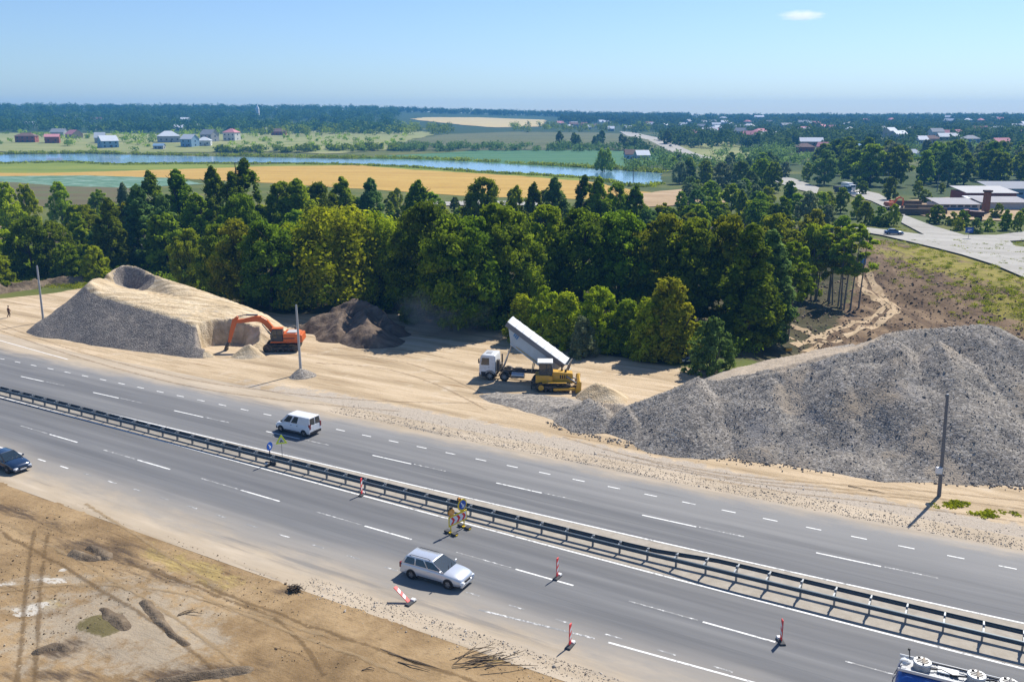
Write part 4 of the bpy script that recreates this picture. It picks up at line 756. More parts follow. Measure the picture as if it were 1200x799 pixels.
row(24, (775, 985), (194, 216), (7, 11), [('broad', 'blue'), ('broad', 'mid'), ('broad', 'silver'), ('broad', 'mid')], 'leafy tree in the clump between the river end and the pale road', 'trees between the river end and the pale road', 1, 9, (.9, 1.2))
row(18, (790, 970), (232, 264), (6, 9.5), [('broad', 'mid'), ('broad', 'mid'), ('broad', 'silver'), ('broad', 'yellow'), ('broad', 'blue')], 'small tree in the loose strip between the belt and the river end', 'small trees between the belt and the river end', 1, 6)
row(9, (440, 700), (240, 256), (5, 8), [('broad', 'mid'), ('broad', 'dark'), ('broad', 'gold')], 'small tree along the track between the belt and the stubble field', 'small trees below the stubble field', 1, 8)
row(10, (655, 790), (168, 174), (9, 12), [('broad', 'dark'), ('broad', 'blue')], 'round dark tree in the row across the orchard slope', 'round trees across the orchard slope', 1, 14)
# ------------------------------------------------------------------ vehicles
RUB = flat('tyre_rubber', (.018, .018, .019), .85, 0, .25, 6, .2, dirt=.35); BLK = flat('black_plastic', (.02, .02, .022), .6, 0, .2, 6); ALU = flat('alloy', (.42, .43, .45), .35, .8, .12, 6); GL = glass()
CHR = flat('bright_metal', (.6, .61, .62), .22, 1, .06, 5); HEADL = lamp_glass('headlamp_glass', (.72, .75, .78)); TAILL = lamp_glass('tail_lamp_red', (.20, .010, .010)); AMB = lamp_glass('amber_lens', (.75, .30, .02)); PLATE = flat('plate_white', (.7, .7, .68), .4); STEEL = flat('grey_steel', (.28, .29, .30), .5, .3, .2, 3, dirt=.4); DSTEEL = flat('dark_steel', (.045, .045, .048), .55, .3, .3, 4, dirt=.5)
def wheel(parent, x, y, r, w, rim=ALU, spokes=5):
    s = 1 if y > 0 else -1; mb = MB(); prof = [(r*.62, -w/2), (r*.93, -w/2), (r, -w*.38), (r, w*.38), (r*.93, w/2), (r*.62, w/2)]; rings = [[(x+rr*math.cos(2*PI*k/24), y+t, r+rr*math.sin(2*PI*k/24)) for k in range(24)] for rr, t in prof]
    mb.loft(rings, caps=True); t = mb.build('wheel', RUB, parent, True)
    m2 = MB(); yo = y+s*(w/2-.02); m2.cyl((x, yo-.02, r), (x, yo+.001, r), r*.60, n=24)
    for k in range(spokes):
        a = 2*PI*k/spokes; m2.box((x+r*.32*math.cos(a), yo+s*.012, r+r*.32*math.sin(a)), (r*.52, .03, r*.15), rotY(-a))
    m2.cyl((x, yo, r), (x, yo+s*.04, r), r*.16, n=10); m2.build('rim', rim, t, False)
    return t
def car(name, label, cat, loc, rz, sp, paint, group=None, detail=True):
    t = thing(name, label, cat, loc, rz, group); L, W = sp['L'], sp['W']/2; st = sp['st']; zb = sp.get('zb', .2)
    mb = MB(); rings = []
    for (x, zt_, wf) in st:
        w = W*wf; z0 = zb+.10*max(0, abs(x)/(L/2)-.75)*4*.5
        half = [(0, z0), (w*.86, z0), (w*.97, z0+.10), (w, z0+.28), (w*.985, zt_-.16), (w*.93, zt_-.05), (w*.80, zt_), (w*.4, zt_+.022), (0, zt_+.028)]
        rings.append([(x, y, z) for y, z in half]+[(x, -y, z) for y, z in half[-2:0:-1]])
    mb.loft(rings)
    xb0, xb1, xr0, xr1, zbl, zr, wb, wr = sp['cab']; wb *= W; wr *= W
    ring = lambda x0, x1, w, z, i=0.0: [(x0-i, -w+i, z), (x0-i, w-i, z), (x1+i, w-i, z), (x1+i, -w+i, z)]
    mb.loft([ring(xb0, xb1, wb, zbl-.06), ring(xb0, xb1, wb, zbl), ring(xr0, xr1, wr, zr-.045), ring(xr0-.05, xr1+.05, wr-.10, zr)])
    mb.build('body', paint, t, True, .035)
    def win(nm, A_, B_, C_, D_, u0, u1, v0, v1, mat=GL, off=.012):
        A_, B_, C_, D_ = map(Vector, (A_, B_, C_, D_)); q = lambda u, v: (A_.lerp(B_, u)).lerp(D_.lerp(C_, u), v); nrm = (B_-A_).cross(D_-A_).normalized(); c = (A_+B_+C_+D_)/4
        if nrm.dot(c-Vector(((xb0+xb1)/2, 0, zbl+.2))) < 0: nrm = -nrm
        P = [q(u0, v0), q(u1, v0), q(u1-(.03 if u1 < .9 else 0), v1), q(u0, v1)]; m = MB(); m.loft([[p-nrm*.01 for p in P], [p+nrm*off for p in P]]); m.build(nm, mat, t)
    zt_ = zr-.045
    win('windshield', (xb0, -wb, zbl), (xb0, wb, zbl), (xr0, wr, zt_), (xr0, -wr, zt_), .012, .988, .0, 1.0)
    if sp.get('rear', True):
        if sp.get('split'):
            for a, b in ((.06, .475), (.525, .94)): win('rear_window', (xb1, -wb, zbl), (xb1, wb, zbl), (xr1, wr, zt_), (xr1, -wr, zt_), a, b, .06, .9)
        else: win('rear_window', (xb1, -wb, zbl), (xb1, wb, zbl), (xr1, wr, zt_), (xr1, -wr, zt_), .08, .92, .1, .9)
    for s in (1, -1):
        for (a, b) in sp['win']: win('side_window', (xb0, s*wb, zbl), (xb1, s*wb, zbl), (xr1, s*wr, zt_), (xr0, s*wr, zt_), a, b, .07, .9)
    xf, xr = sp['axles']; wr_ = sp.get('wr', .315)
    for x in (xf, xr):
        for s in (1, -1):
            m = MB(); m.cyl((x, s*(W*.80), wr_), (x, s*(W+.004), wr_), wr_+.055, n=22); m.build('wheel_arch', BLK, t); wheel(t, x, s*(W-.085), wr_, .2)
    F_, B_ = st[-1][0], st[0][0]; zf, zr_ = st[-1][1], st[0][1]
    m = MB(); m.box((F_-.03, 0, zb+.13), (.16, W*1.70, .24)); m.build('front_bumper', sp.get('bump', paint), t, False, .05)
    m = MB(); m.box((B_+.03, 0, zb+.16), (.16, W*1.72, .26)); m.build('rear_bumper', sp.get('bump', paint), t, False, .05)
    m = MB(); m.box((F_+.012, 0, zf-.12), (.05, W*.72, .15))
    for k in range(3): m.box((F_+.04, 0, zf-.17+.05*k), (.012, W*.7, .014))
    m.build('grille', BLK, t)
    for s in (1, -1):
        m = MB(); m.box((F_-.06, s*W*.66, zf-.10), (.24, W*.38, .17), rotZ(-s*.35), 0, (.9, .95)); m.build('headlight', HEADL, t, False, .03)
        m = MB(); m.box((B_+.06, s*W*.82, sp.get('tlz', zr_-.15)), (.16, W*.24, sp.get('tlh', .3))); m.build('tail_light', TAILL, t, False, .02)
        m = MB(); m.box((xb0-.18, s*(wb+.13), zbl+.08), (.10, .2, .14), None, 0, (.8, .9)); m.build('mirror', sp.get('mir', paint), t, False, .03)
        m = MB()
        for a, b in sp['hand']: m.box((a, s*(W*.985), b), (.16, .03, .03))
        m.build('door_handle', sp.get('hmat', BLK), t)
        m = MB(); m.box(((xf+xr)/2, s*(W*.985), zb+.13), (xf-xr-.9, .03, .07)); m.build('sill_trim', BLK, t)
    for x, z in ((F_+.055, zb+.16), (B_-.055, sp.get('plz', zb+.32))):
        m = MB(); m.box((x, 0, z), (.012, .5, .11)); m.build('number_plate', PLATE, t)
    if sp.get('rails'):
        for s in (1, -1):
            m = MB(); m.tube([(xr0-.2, s*(wr-.07), zr-.02), (xr0-.35, s*(wr-.07), zr+.05), (xr1+.35, s*(wr-.07), zr+.05), (xr1+.2, s*(wr-.07), zr-.02)], .018, 6); m.build('roof_rail', BLK, t)
    m = MB()
    for s in (.2, -.25): m.tube([(xb0+.03, s*W, zbl+.03), (xb0-.18, s*W+.28, zbl+.14)], .010, 5)
    m.build('wiper', BLK, t); return t
SILVER = flat('silver_paint', (.58, .60, .63), .28, .45, .05, 2, .5, .6); WHITE = flat('white_paint', (.74, .75, .76), .32, 0, .05, 2, .5, .4, dirt=.12); NAVY = flat('navy_paint', (.012, .028, .065), .22, .2, .15, 2, .5, .8); BLUE = flat('blue_paint', (.03, .09, .22), .3, .1, .15, 2, .5, .5)
ESTATE = dict(L=4.54, W=1.76, st=[(-2.27, .82, .86), (-2.15, .96, .95), (-1.6, .98, 1), (-.6, .965, 1), (.55, .945, 1), (1.0, .93, 1), (1.55, .87, .985), (1.95, .80, .94), (2.2, .70, .84), (2.27, .60, .76)],
              cab=(1.02, -2.16, .12, -1.86, .95, 1.455, .90, .70), win=[(.05, .36), (.385, .66), (.685, .94)], axles=(1.36, -1.36), rails=True, hand=[(-.05, .80), (-1.05, .82)], hmat=SILVER, tlz=.78, tlh=.34)
SALOON = dict(L=4.4, W=1.72, st=[(-2.2, .80, .84), (-2.05, .92, .93), (-1.5, .94, 1), (-.5, .93, 1), (.6, .91, 1), (1.0, .89, 1), (1.5, .83, .98), (1.9, .76, .93), (2.13, .66, .83), (2.2, .56, .75)],
              cab=(1.0, -1.62, .15, -1.02, .92, 1.42, .88, .68), win=[(.06, .50), (.53, .92)], axles=(1.30, -1.30), hand=[(-.1, .76), (-1.0, .78)], tlz=.74, tlh=.2)
VAN = dict(L=4.15, W=1.72, zb=.22, st=[(-2.07, 1.05, .96), (-1.95, 1.06, 1), (-1.0, 1.06, 1), (0, 1.06, 1), (.8, 1.04, 1), (1.25, .98, .98), (1.7, .90, .94), (2.0, .80, .86), (2.07, .66, .78)],
           cab=(1.38, -2.05, .62, -1.98, 1.06, 1.83, .93, .80), win=[(.08, .31), (.35, .56)], axles=(1.38, -1.37), wr=.305, split=True, hand=[(.1, .90), (-.6, .90)], tlz=.98, tlh=.46, bump=BLK, mir=BLK, plz=.62)
mid = (atz(482, 678.6)+atz(526, 689.6))/2
car('estate_car', 'silver estate car with roof rails driving in the front lane', 'car', (mid.x+.38, mid.y+.74, .012), R(-28), ESTATE, SILVER)
mid = (atz(329.4, 506)+atz(356.4, 511.7))/2
car('small_van', 'small white van with two side windows driving away on the far carriageway', 'van', (mid.x+.40, mid.y+.72, .012), R(151), VAN, WHITE)
car('saloon_car', 'dark blue saloon car half cut off by the left edge of the photo', 'car', (-42.05, 70.05, .012), R(-31), SALOON, NAVY)
p = atz(801, 424); car('saloon_car', 'dark car parked in the shade beside the round blue green bush', 'car', (p.x-.4, p.y+1.2, 0), R(-70), SALOON, NAVY)
p = G(1047, 276.5); car('saloon_car', 'small blue car driving on the pale side road', 'car', (p.x, p.y, p.z+.36), R(-14), SALOON, BLUE)
# --- tipper lorry with raised body
def wheel_pair(t, x, g, r, w): return [wheel(t, x, s*g, r, w, STEEL, 8) for s in (1, -1)]
WCAB = flat('cab_white', (.72, .74, .76), .35, 0, .05, 1.5, .5, .3, dirt=.25); TARP = flat('pale_tarpaulin', (.62, .63, .63), .7, 0, .08, .8); TARPD = flat('grey_tarp_edge', (.17, .175, .185), .7, 0, .15, 1.5); BODYB = flat('pale_blue_body', (.42, .50, .56), .45, .2, .08, 1.2, dirt=.15)
a1 = atz(574, 445.5); hd = R(167); c_, s_ = math.cos(hd), math.sin(hd); ox, oy = a1.x-(3.0*c_-1.15*s_), a1.y-(3.0*s_+1.15*c_)
T = thing('tipper_lorry', 'white lorry tipping its raised long body with grey tarpaulin, behind the bulldozer', 'lorry', (ox, oy, 0), hd)
m = MB()
for s in (1, -1): m.box((-.4, s*.42, 1.02), (8.0, .12, .28))
for x in (-3.8, -2.4, -.8, .8, 1.8): m.box((x, 0, 1.02), (.14, .74, .2))
m.build('chassis', DSTEEL, T, False, .01)
m = MB(); prof = [(2.35, .75), (4.12, .55), (4.22, 1.0), (4.20, 1.75), (4.02, 2.75), (3.85, 2.86), (2.45, 2.86), (2.35, 2.7)]; m.prism(prof, -1.2, 1.2); cab = m.build('cab', WCAB, T, True, .07)
m = MB(); m.face([(4.215, -1.05, 1.62), (4.215, 1.05, 1.62), (4.045, 1.02, 2.66), (4.045, -1.02, 2.66)]); m.add([(4.24, -1.05, 1.62), (4.24, 1.05, 1.62), (4.07, 1.02, 2.66), (4.07, -1.02, 2.66)], [(0, 1, 2, 3)]); m.build('windshield', GL, cab)
for s in (1, -1):
    m = MB(); m.prism([(3.05, 1.75), (3.98, 1.75), (3.86, 2.55), (3.05, 2.55)], s*1.19, s*1.215); m.build('side_window', GL, cab)
    m = MB(); m.box((4.2, s*1.32, 2.2), (.12, .2, .5)); m.box((4.1, s*1.25, 2.45), (.05, .2, .04)); m.build('mirror', BLK, cab, False, .02)
    m = MB(); m.box((4.16, s*.85, .78), (.14, .42, .2)); m.build('headlight', HEADL, cab, False, .03)
    m = MB(); m.box((3.72, s*1.18, .72), (.5, .12, .5)); m.box((3.72, s*1.2, .48), (.45, .14, .05)); m.build('step', BLK, cab)
    m = MB(); m.box((3.1, s*1.206, 1.5), (.18, .03, .04)); m.build('door_handle', BLK, cab)
    for x in (3.0, 1.35):
        m = MB(); q = [(x+.66*math.cos(k*PI/8), .52+.66*math.sin(k*PI/8)) for k in range(9)]; q2 = [(x+.58*math.cos(k*PI/8), .52+.58*math.sin(k*PI/8)) for k in range(8, -1, -1)]; m.prism(q+q2, s*.92, s*1.24); m.build('mudguard', DSTEEL if x < 2 else BLK, T)
m = MB(); m.box((4.18, 0, .62), (.16, 2.3, .38)); m.build('front_bumper', flat('bumper_grey', (.16, .165, .17), .6), cab, False, .04)
m = MB(); m.box((4.2, 0, 1.25), (.06, 1.7, .42)); m.build('grille', BLK, cab, False, .02)
m = MB(); m.box((3.3, 0, 2.88), (.6, .8, .07)); m.build('roof_hatch', flat('hatch_grey', (.3, .31, .32), .6), cab, False, .02)
m = MB()
m.box((2.12, .8, 1.7), (.3, .5, 1.3)); m.cyl((2.05, -.8, 1.2), (2.05, -.8, 2.6), .09); m.box((2.1, -.2, 1.4), (.3, .9, .6)); m.build('air_intake', DSTEEL, T, False, .03)
for x in (3.0, 1.35, -2.35, -3.65):
    for s in (1, -1): wheel(T, x, s*1.06, .52, .32 if x > 0 else .5, STEEL, 8)
m = MB(); m.cyl((.5, 1.0, .75), (-.9, 1.0, .75), .33, n=16); m.build('fuel_tank', ALU, T, True)
m = MB(); m.cyl((.55, -1.0, .85), (-.2, -1.0, .85), .26, n=14); m.build('air_tank', DSTEEL, T, True)
al = R(34.5); px_, pz = -3.65, 1.25; ca, sa_ = math.cos(al), math.sin(al)
def BX(a, y, b): return (px_+a*ca-b*sa_*1.0, y, pz+a*sa_+b*ca)          # along the tilted body
def bprism(prof, y0, y1, mb): mb.loft([[BX(a, y0, b) for a, b in prof], [BX(a, y1, b) for a, b in prof]])
prof = [(-.35, .05), (5.2, .05), (6.75, 1.75), (6.75, 1.95), (-.75, 1.95)]
m = MB(); bprism(prof, -1.22, 1.22, m); body = m.build('tipping_body', BODYB, T, False, .04)
m = MB()
for a in np.linspace(.3, 5.2, 6):
    for s in (1, -1): bprism([(a, .1), (a+.09, .1), (a+.09, 1.62), (a, 1.62)], s*1.222, s*1.27, m)
bprism([(-.3, .02), (5.25, .02), (5.3, .14), (-.3, .14)], 1.223, 1.29, m); bprism([(-.3, .02), (5.25, .02), (5.3, .14), (-.3, .14)], -1.29, -1.223, m); m.build('body_rib', BODYB, body)
m = MB(); bprism([(.2, .20), (4.6, .20), (4.6, .27), (.2, .27)], 1.275, 1.285, m); m.build('reflective_stripe', flat('stripe_yellow', (.55, .38, .06), .5), body)
m = MB()
for k in range(3): bprism([(4.95+k*.22, .95+k*.05), (5.1+k*.22, .95+k*.05), (5.1+k*.22, 1.45+k*.05), (4.95+k*.22, 1.45+k*.05)], 1.275, 1.285, m)
m.build('blue_marking', flat('mark_blue', (.06, .20, .42), .5), body)
# tarpaulin on bows
nb = 8; rows = []
for i in range(nb*4+1):
    a = -.85+7.75*i/(nb*4); sag = .07*math.sin(PI*(i % 4)/4)
    rows.append([BX(a, y, b-sag*(1-abs(y)/1.4)) for y, b in ((-1.32, 1.50), (-1.31, 1.96), (-.85, 2.16), (0, 2.26), (.85, 2.16), (1.31, 1.96), (1.32, 1.50))]+[BX(a, y, b-sag*.3) for y, b in ((1.29, 1.50), (1.28, 1.93), (0, 2.22), (-1.28, 1.93), (-1.29, 1.50))])
m = MB(); m.loft(rows); tp = m.build('tarpaulin', TARP, body, True)
m = MB()
for s in (1, -1): bprism([(-.88, 1.42), (6.9, 1.42), (6.9, 1.97), (-.88, 1.97)], s*1.325, s*1.34, m)
m.build('tarp_edge', TARPD, tp)
m = MB()
for i in range(nb+1):
    a = -.8+7.6*i/nb; m.tube([BX(a, y, b) for y, b in ((-1.3, 1.98), (-.85, 2.18), (0, 2.28), (.85, 2.18), (1.3, 1.98))], .028, 6)
m.build('tarp_bow', TARP, tp)
m = MB(); q0 = Vector((1.75, 0, 1.15)); q1 = Vector(BX(5.3, 0, .25)); m.cyl(q0, q0.lerp(q1, .4), .11); m.cyl(q0.lerp(q1, .4), q0.lerp(q1, .72), .085); m.cyl(q0.lerp(q1, .72), q1, .06); m.build('hydraulic_ram', ALU, T, True)
for s in (1, -1): m = MB(); m.tube([(-1.6, s*.5, 1.1), BX(2.2, s*.5, .05)], .06, 6); m.build('body_prop', flat('prop_buff', (.5, .42, .28), .6), T)
tg = Vector(BX(-.72, 0, 1.9)); m = MB()
for y in (-1.15, -.4, .4, 1.15): m.box((tg.x-.28, y, tg.z-.85), (.1, .1, 1.75), rotY(-.28))
for k in range(4): m.box((tg.x-.06-.16*k, 0, tg.z-.12-.48*k), (.1, 2.4, .1), rotY(-.28))
m.box((tg.x-.22, 0, tg.z-.85), (.03, 2.3, 1.7), rotY(-.28)); m.build('tailgate', flat('tailgate_grey', (.25, .25, .24), .6, .2, dirt=.4), T)
m = MB(); m.box((-4.45, 0, .75), (.1, 2.3, .16)); m.build('underrun_bar', DSTEEL, T)
for s in (1, -1): m = MB(); m.box((-4.5, s*.9, .95), (.06, .4, .14)); m.build('tail_light', TAILL, T)
# --- crawler tracks
def crawler(t, y, L, hgt_, w, mat, wheels=5, name='track'):
    r = hgt_/2; path = [(-L/2+r+r*math.cos(a), r+r*math.sin(a)) for a in np.linspace(PI/2, 3*PI/2, 9)]+[(L/2-r+r*math.cos(a), r+r*math.sin(a)) for a in np.linspace(-PI/2, PI/2, 9)]
    ins = [(x*(1-.16/L*2)*.985, r+(z-r)*.78) for x, z in path]; m = MB(); n = len(path)
    m.loft([[(x, y-w/2, z) for x, z in path], [(x, y+w/2, z) for x, z in path]], caps=False); m.loft([[(x, y-w/2, z) for x, z in ins], [(x, y+w/2, z) for x, z in ins]], caps=False)
    for yy in (y-w/2, y+w/2): m.add([(x, yy, z) for x, z in path]+[(x, yy, z) for x, z in ins], [(k, (k+1) % n, n+(k+1) % n, n+k) for k in range(n)])
    per = []
    for k in range(n):
        a, b = Vector((path[k][0], 0, path[k][1])), Vector((path[(k+1) % n][0], 0, path[(k+1) % n][1])); q = max(1, int((b-a).length/.19))
        for j in range(q): c = a.lerp(b, j/q); d = b-a; m.box((c.x, y, c.z), (.05, w*.98, .09), rotY(-math.atan2(d.z, d.x)))
    tr = m.build(name, mat, t); m = MB()
    for k in range(wheels): x = -L/2+r+(L-2*r)*k/(wheels-1); rr = r*.62 if k in (0, wheels-1) else r*.34; m.cyl((x, y-w*.42, r if k in (0, wheels-1) else r*.62), (x, y+w*.42, r if k in (0, wheels-1) else r*.62), rr, n=14)
    m.box((0, y, r), (L-2*r, w*.5, r*.7)); m.build('track_wheel', DSTEEL, tr); return tr
TRK = flat('track_steel', (.035, .033, .031), .7, .3, .3, 5, dirt=.6)
# --- orange excavator
ORG = flat('orange_paint', (.62, .12, .018), .42, 0, .1, 2, .4, .3, dirt=.2); XC = atz(328.5, 412.5)
T = thing('excavator', 'orange tracked excavator digging into the sand heap with a curved boom', 'excavator', (XC.x, XC.y+1.4, 0), R(183))
for s in (1, -1): crawler(T, s*1.3, 4.3, .95, .6, TRK, 6)
m = MB(); m.box((0, 0, .75), (1.8, 2.1, .4)); m.cyl((0, 0, .9), (0, 0, 1.12), .7, n=20); m.build('undercarriage', DSTEEL, T)
m = MB(); m.box((-.55, 0, 1.22), (3.6, 2.6, .2)); m.prism([(-2.35, 1.32), (-.35, 1.32), (-.35, 2.3), (-1.9, 2.3), (-2.35, 2.1)], -1.3, 1.3); m.box((.45, -.95, 1.7), (1.4, .7, .75)); hs = m.build('house', ORG, T, False, .06)
m = MB(); m.prism([(-2.75, 1.2), (-2.3, 1.15), (-2.3, 2.15), (-2.65, 2.1)], -1.3, 1.3); m.build('counterweight', ORG, hs, False, .1)
m = MB(); m.box((-1.35, .2, 2.36), (1.2, 1.6, .1)); m.build('engine_cover', flat('cover_pale', (.5, .5, .48), .5, .1, .1, 2, dirt=.2), hs, False, .03)
m = MB(); m.cyl((-1.5, -.8, 2.3), (-1.5, -.8, 2.75), .07); m.build('exhaust', BLK, hs)
for s in (1, -1): m = MB(); m.box((-1.0, s*1.308, 1.7), (1.5, .02, .12)); m.build('side_vent', BLK, hs)
m = MB(); pr = [(-.28, 1.32), (1.15, 1.32), (1.25, 2.0), (.95, 2.85), (-.28, 2.9)]; m.prism(pr, .35, 1.3)
cb = m.build('cab', flat('cab_frame_dark', (.05, .05, .052), .5), T, False, .05)
m = MB(); m.box((.35, .825, 2.93), (1.35, 1.0, .1)); m.build('cab_roof', ORG, cb, False, .04)
for yy in (1.302, .348):
    m = MB(); m.prism([(.42, 1.75), (1.1, 1.75), (1.14, 2.05), (.86, 2.74), (.42, 2.76)], yy-.008, yy+.008); m.prism([(-.2, 2.0), (.32, 2.0), (.32, 2.76), (-.2, 2.76)], yy-.008, yy+.008); m.build('side_window', GL, cb)
m = MB(); m.add([(1.27, .45, 1.95), (1.27, 1.2, 1.95), (.99, 1.2, 2.8), (.99, .45, 2.8)], [(0, 1, 2, 3)]); m.build('windshield', GL, cb)
m = MB()
for pts in ([(.9, 1.33), (.9, 2.1)], [(.9, 2.1), (-.2, 2.1)]): m.tube([(pts[0][0], 1.36, pts[0][1]), (pts[1][0], 1.36, pts[1][1])], .025, 6)
m.build('handrail', BLK, cb)
def beam(pts, hs_, w, y=0.0):
    m = MB(); n = len(pts); up = []; dn = []
    for i, p_ in enumerate(pts):
        a = Vector((pts[max(i-1, 0)][0], pts[max(i-1, 0)][1])); b = Vector((pts[min(i+1, n-1)][0], pts[min(i+1, n-1)][1])); d = (b-a).normalized(); nn = Vector((-d.y, d.x)); c = Vector(p_); up.append(c+nn*hs_[i]/2); dn.append(c-nn*hs_[i]/2)
    m.loft([[(q.x, y-w/2, q.y), (q.x, y+w/2, q.y), (e.x, y+w/2, e.y), (e.x, y-w/2, e.y)] for q, e in zip(up, dn)]); return m
XB = [(.75, 1.75), (1.35, 2.75), (2.0, 3.55), (2.55, 3.9), (3.2, 3.95), (4.6, 3.72), (5.85, 3.6)]
beam(XB, [.5, .62, .72, .74, .66, .48, .36], .5, -.15).build('boom', ORG, T, False, .03)
beam([(5.35, 4.25), (5.75, 3.75), (6.25, 2.3), (6.65, .95)], [.3, .62, .48, .3], .42, -.15).build('stick', ORG, T, False, .03)
m = MB(); q = [(6.55, .95), (6.95, .85), (7.2, .3), (7.15, -.25), (6.75, -.45), (6.2, -.35), (6.35, -.1), (6.75, -.2), (6.95, .1), (6.8, .55), (6.5, .6)]; m.prism(q, -.7, .4); bk = m.build('bucket', DSTEEL, T, False, .02)
m = MB()
for k in range(5): m.box((6.12, -.62+.24*k, -.36), (.28, .1, .08), rotY(.2))
m.build('bucket_tooth', STEEL, bk)
for yy in (.28, -.58):
    m = MB(); m.cyl((.95, yy, 1.5), (1.7, yy, 2.45), .11); m.cyl((1.7, yy, 2.45), (2.35, yy, 3.35), .06); m.build('boom_cylinder', flat('cyl_grey', (.2, .2, .21), .4, .6), T)
m = MB(); m.cyl((2.9, -.15, 4.42), (4.3, -.15, 4.45), .11); m.cyl((4.3, -.15, 4.45), (5.35, -.15, 4.28), .06); m.build('stick_cylinder', flat('cyl_grey', (.2, .2, .21), .4, .6), T)
m = MB(); m.cyl((5.95, -.15, 4.0), (6.35, -.15, 2.6), .09); m.cyl((6.35, -.15, 2.6), (6.75, -.15, 1.35), .05); m.tube([(6.75, -.15, 1.35), (6.95, -.15, .8)], .06, 6); m.build('bucket_cylinder', flat('cyl_grey', (.2, .2, .21), .4, .6), T)
# --- yellow bulldozer
YEL = flat('yellow_paint', (.60, .33, .02), .45, 0, .1, 2, .4, .25, dirt=.3); DZ = atz(650, 459.5)
T = thing('bulldozer', 'yellow tracked bulldozer with pale cab roof pushing gravel in front of the tipping lorry', 'bulldozer', (DZ.x-.1, DZ.y+1.1, .0), R(-2))
for s in (1, -1):
    crawler(T, s*1.0, 3.7, 1.0, .55, TRK, 6); m = MB(); m.cyl((-1.32, s*1.28, .52), (-1.32, s*1.31, .52), .3, n=16); m.build('sprocket', YEL, T); m = MB(); m.box((.1, s*1.0, 1.06), (2.6, .62, .06)); m.build('fender', YEL, T, False, .02)
m = MB(); m.prism([(-.15, .8), (2.0, .8), (2.05, 1.85), (1.9, 1.95), (-.15, 2.1)], -.55, .55); hd_ = m.build('hood', YEL, T, False, .05)
m = MB()
for k in range(5): m.box((2.06, 0, 1.0+.17*k), (.03, .9, .07))
for s in (1, -1):
    for k in range(4): m.box((.75+.22*k, s*.556, 1.55), (.12, .02, .4))
m.build('grille', BLK, hd_); m = MB(); m.cyl((.9, .2, 1.95), (.9, .2, 2.75), .07); m.box((.9, .2, 2.1), (.2, .2, .3)); m.build('exhaust', DSTEEL, hd_); m = MB(); m.cyl((1.3, -.2, 1.9), (1.3, -.2, 2.25), .12); m.build('air_filter', BLK, hd_)
m = MB(); m.prism([(-1.9, .9), (-.1, .9), (-.1, 1.6), (-.5, 1.75), (-1.9, 1.75)], -.85, .85); m.build('rear_body', YEL, T, False, .05)
m = MB(); m.prism([(-1.55, 1.7), (-.2, 1.7), (-.05, 2.2), (-.25, 3.05), (-1.5, 3.05)], -.72, .72); cb = m.build('cab', flat('cab_frame_dark', (.05, .05, .052), .5), T, False, .04)
for yy in (.722, -.722):
    m = MB(); m.prism([(-.72, 1.9), (-.28, 1.9), (-.17, 2.2), (-.34, 2.92), (-.72, 2.92)], yy-.01, yy+.01); m.prism([(-1.46, 2.1), (-.8, 2.1), (-.8, 2.92), (-1.44, 2.92)], yy-.01, yy+.01); m.build('side_window', GL, cb)
m = MB(); m.box((-1.555, 0, 2.45), (.02, 1.2, .9)); m.build('rear_window', GL, cb)
m = MB(); m.box((-.9, 0, 3.12), (1.65, 1.75, .13)); m.build('cab_roof', flat('roof_pale', (.62, .62, .58), .5, 0, .06, 2, dirt=.15), T, False, .05)
q = [(2.75, .05), (2.62, .4), (2.6, .8), (2.72, 1.2), (2.85, 1.35), (2.75, 1.38), (2.55, 1.2), (2.45, .8), (2.47, .35), (2.6, .02)]
m = MB(); m.prism(q, -1.65, 1.65); bl = m.build('blade', YEL, T, False, .015); m = MB()
for s in (1, -1): m.prism([(2.3, .05), (2.9, .05), (2.95, 1.3), (2.5, 1.3)], s*1.65, s*1.70)
m.build('blade_side', YEL, bl)
m = MB()
for s in (1, -1): m = MB(); m.box((1.3, s*1.38, .42), (2.6, .14, .26), rotY(-.03)); m.build('push_arm', YEL, T); m = MB(); m.tube([(1.4, s*.6, 1.6), (2.5, s*.75, .9)], .07, 8); m.build('lift_cylinder', STEEL, T)
m = MB(); m.box((-2.1, 0, .75), (.5, 1.2, .5)); m.box((-2.35, 0, .5), (.12, .16, 1.0)); m.build('ripper', DSTEEL, T, False, .02)
# --- blue tank lorry at the lower right corner
BTK = flat('tank_blue', (.02, .12, .42), .3, .1, .08, 1.5, .5, .5, dirt=.1); WHT = flat('tank_white', (.68, .69, .68), .45, 0, .06, 1.5, dirt=.2); GRT = flat('walkway_grey', (.36, .37, .38), .65, .2, .25, 9, dirt=.2)
h1, h2 = atz(1081, 776, 3.75), atz(1163, 796, 3.75); th = math.atan2(h2.y-h1.y, h2.x-h1.x)
T = thing('tank_lorry', 'blue tank lorry with round roof hatches, cut off by the bottom right corner', 'lorry', (h1.x, h1.y, 0), th)
L_ = 8.2; m = MB(); rings = []
for x, k in ((-1.05, .55), (-1.0, .78), (-.85, .93), (-.6, 1), (L_-2.0, 1), (L_-1.7, .93), (L_-1.55, .78)): rings.append([(x, 1.22*k*math.copysign(abs(math.cos(a))**.75, math.cos(a)), 2.35+1.05*k*math.copysign(abs(math.sin(a))**.75, math.sin(a))) for a in np.linspace(0, 2*PI, 33)[:-1]])
m.loft(rings); tk = m.build('tank', BTK, T, True)
m = MB(); m.box((2.8, 0, 3.42), (7.4, 1.15, .06))
for k in range(38): m.box((-.85+.2*k, 0, 3.46), (.03, 1.1, .02))
m.build('walkway', GRT, tk)
m = MB(); m.box((2.8, .62, 3.5), (7.6, .05, .14)); m.box((2.8, -.62, 3.5), (7.6, .05, .14)); m.build('walkway_edge', WHT, tk, False, .015)
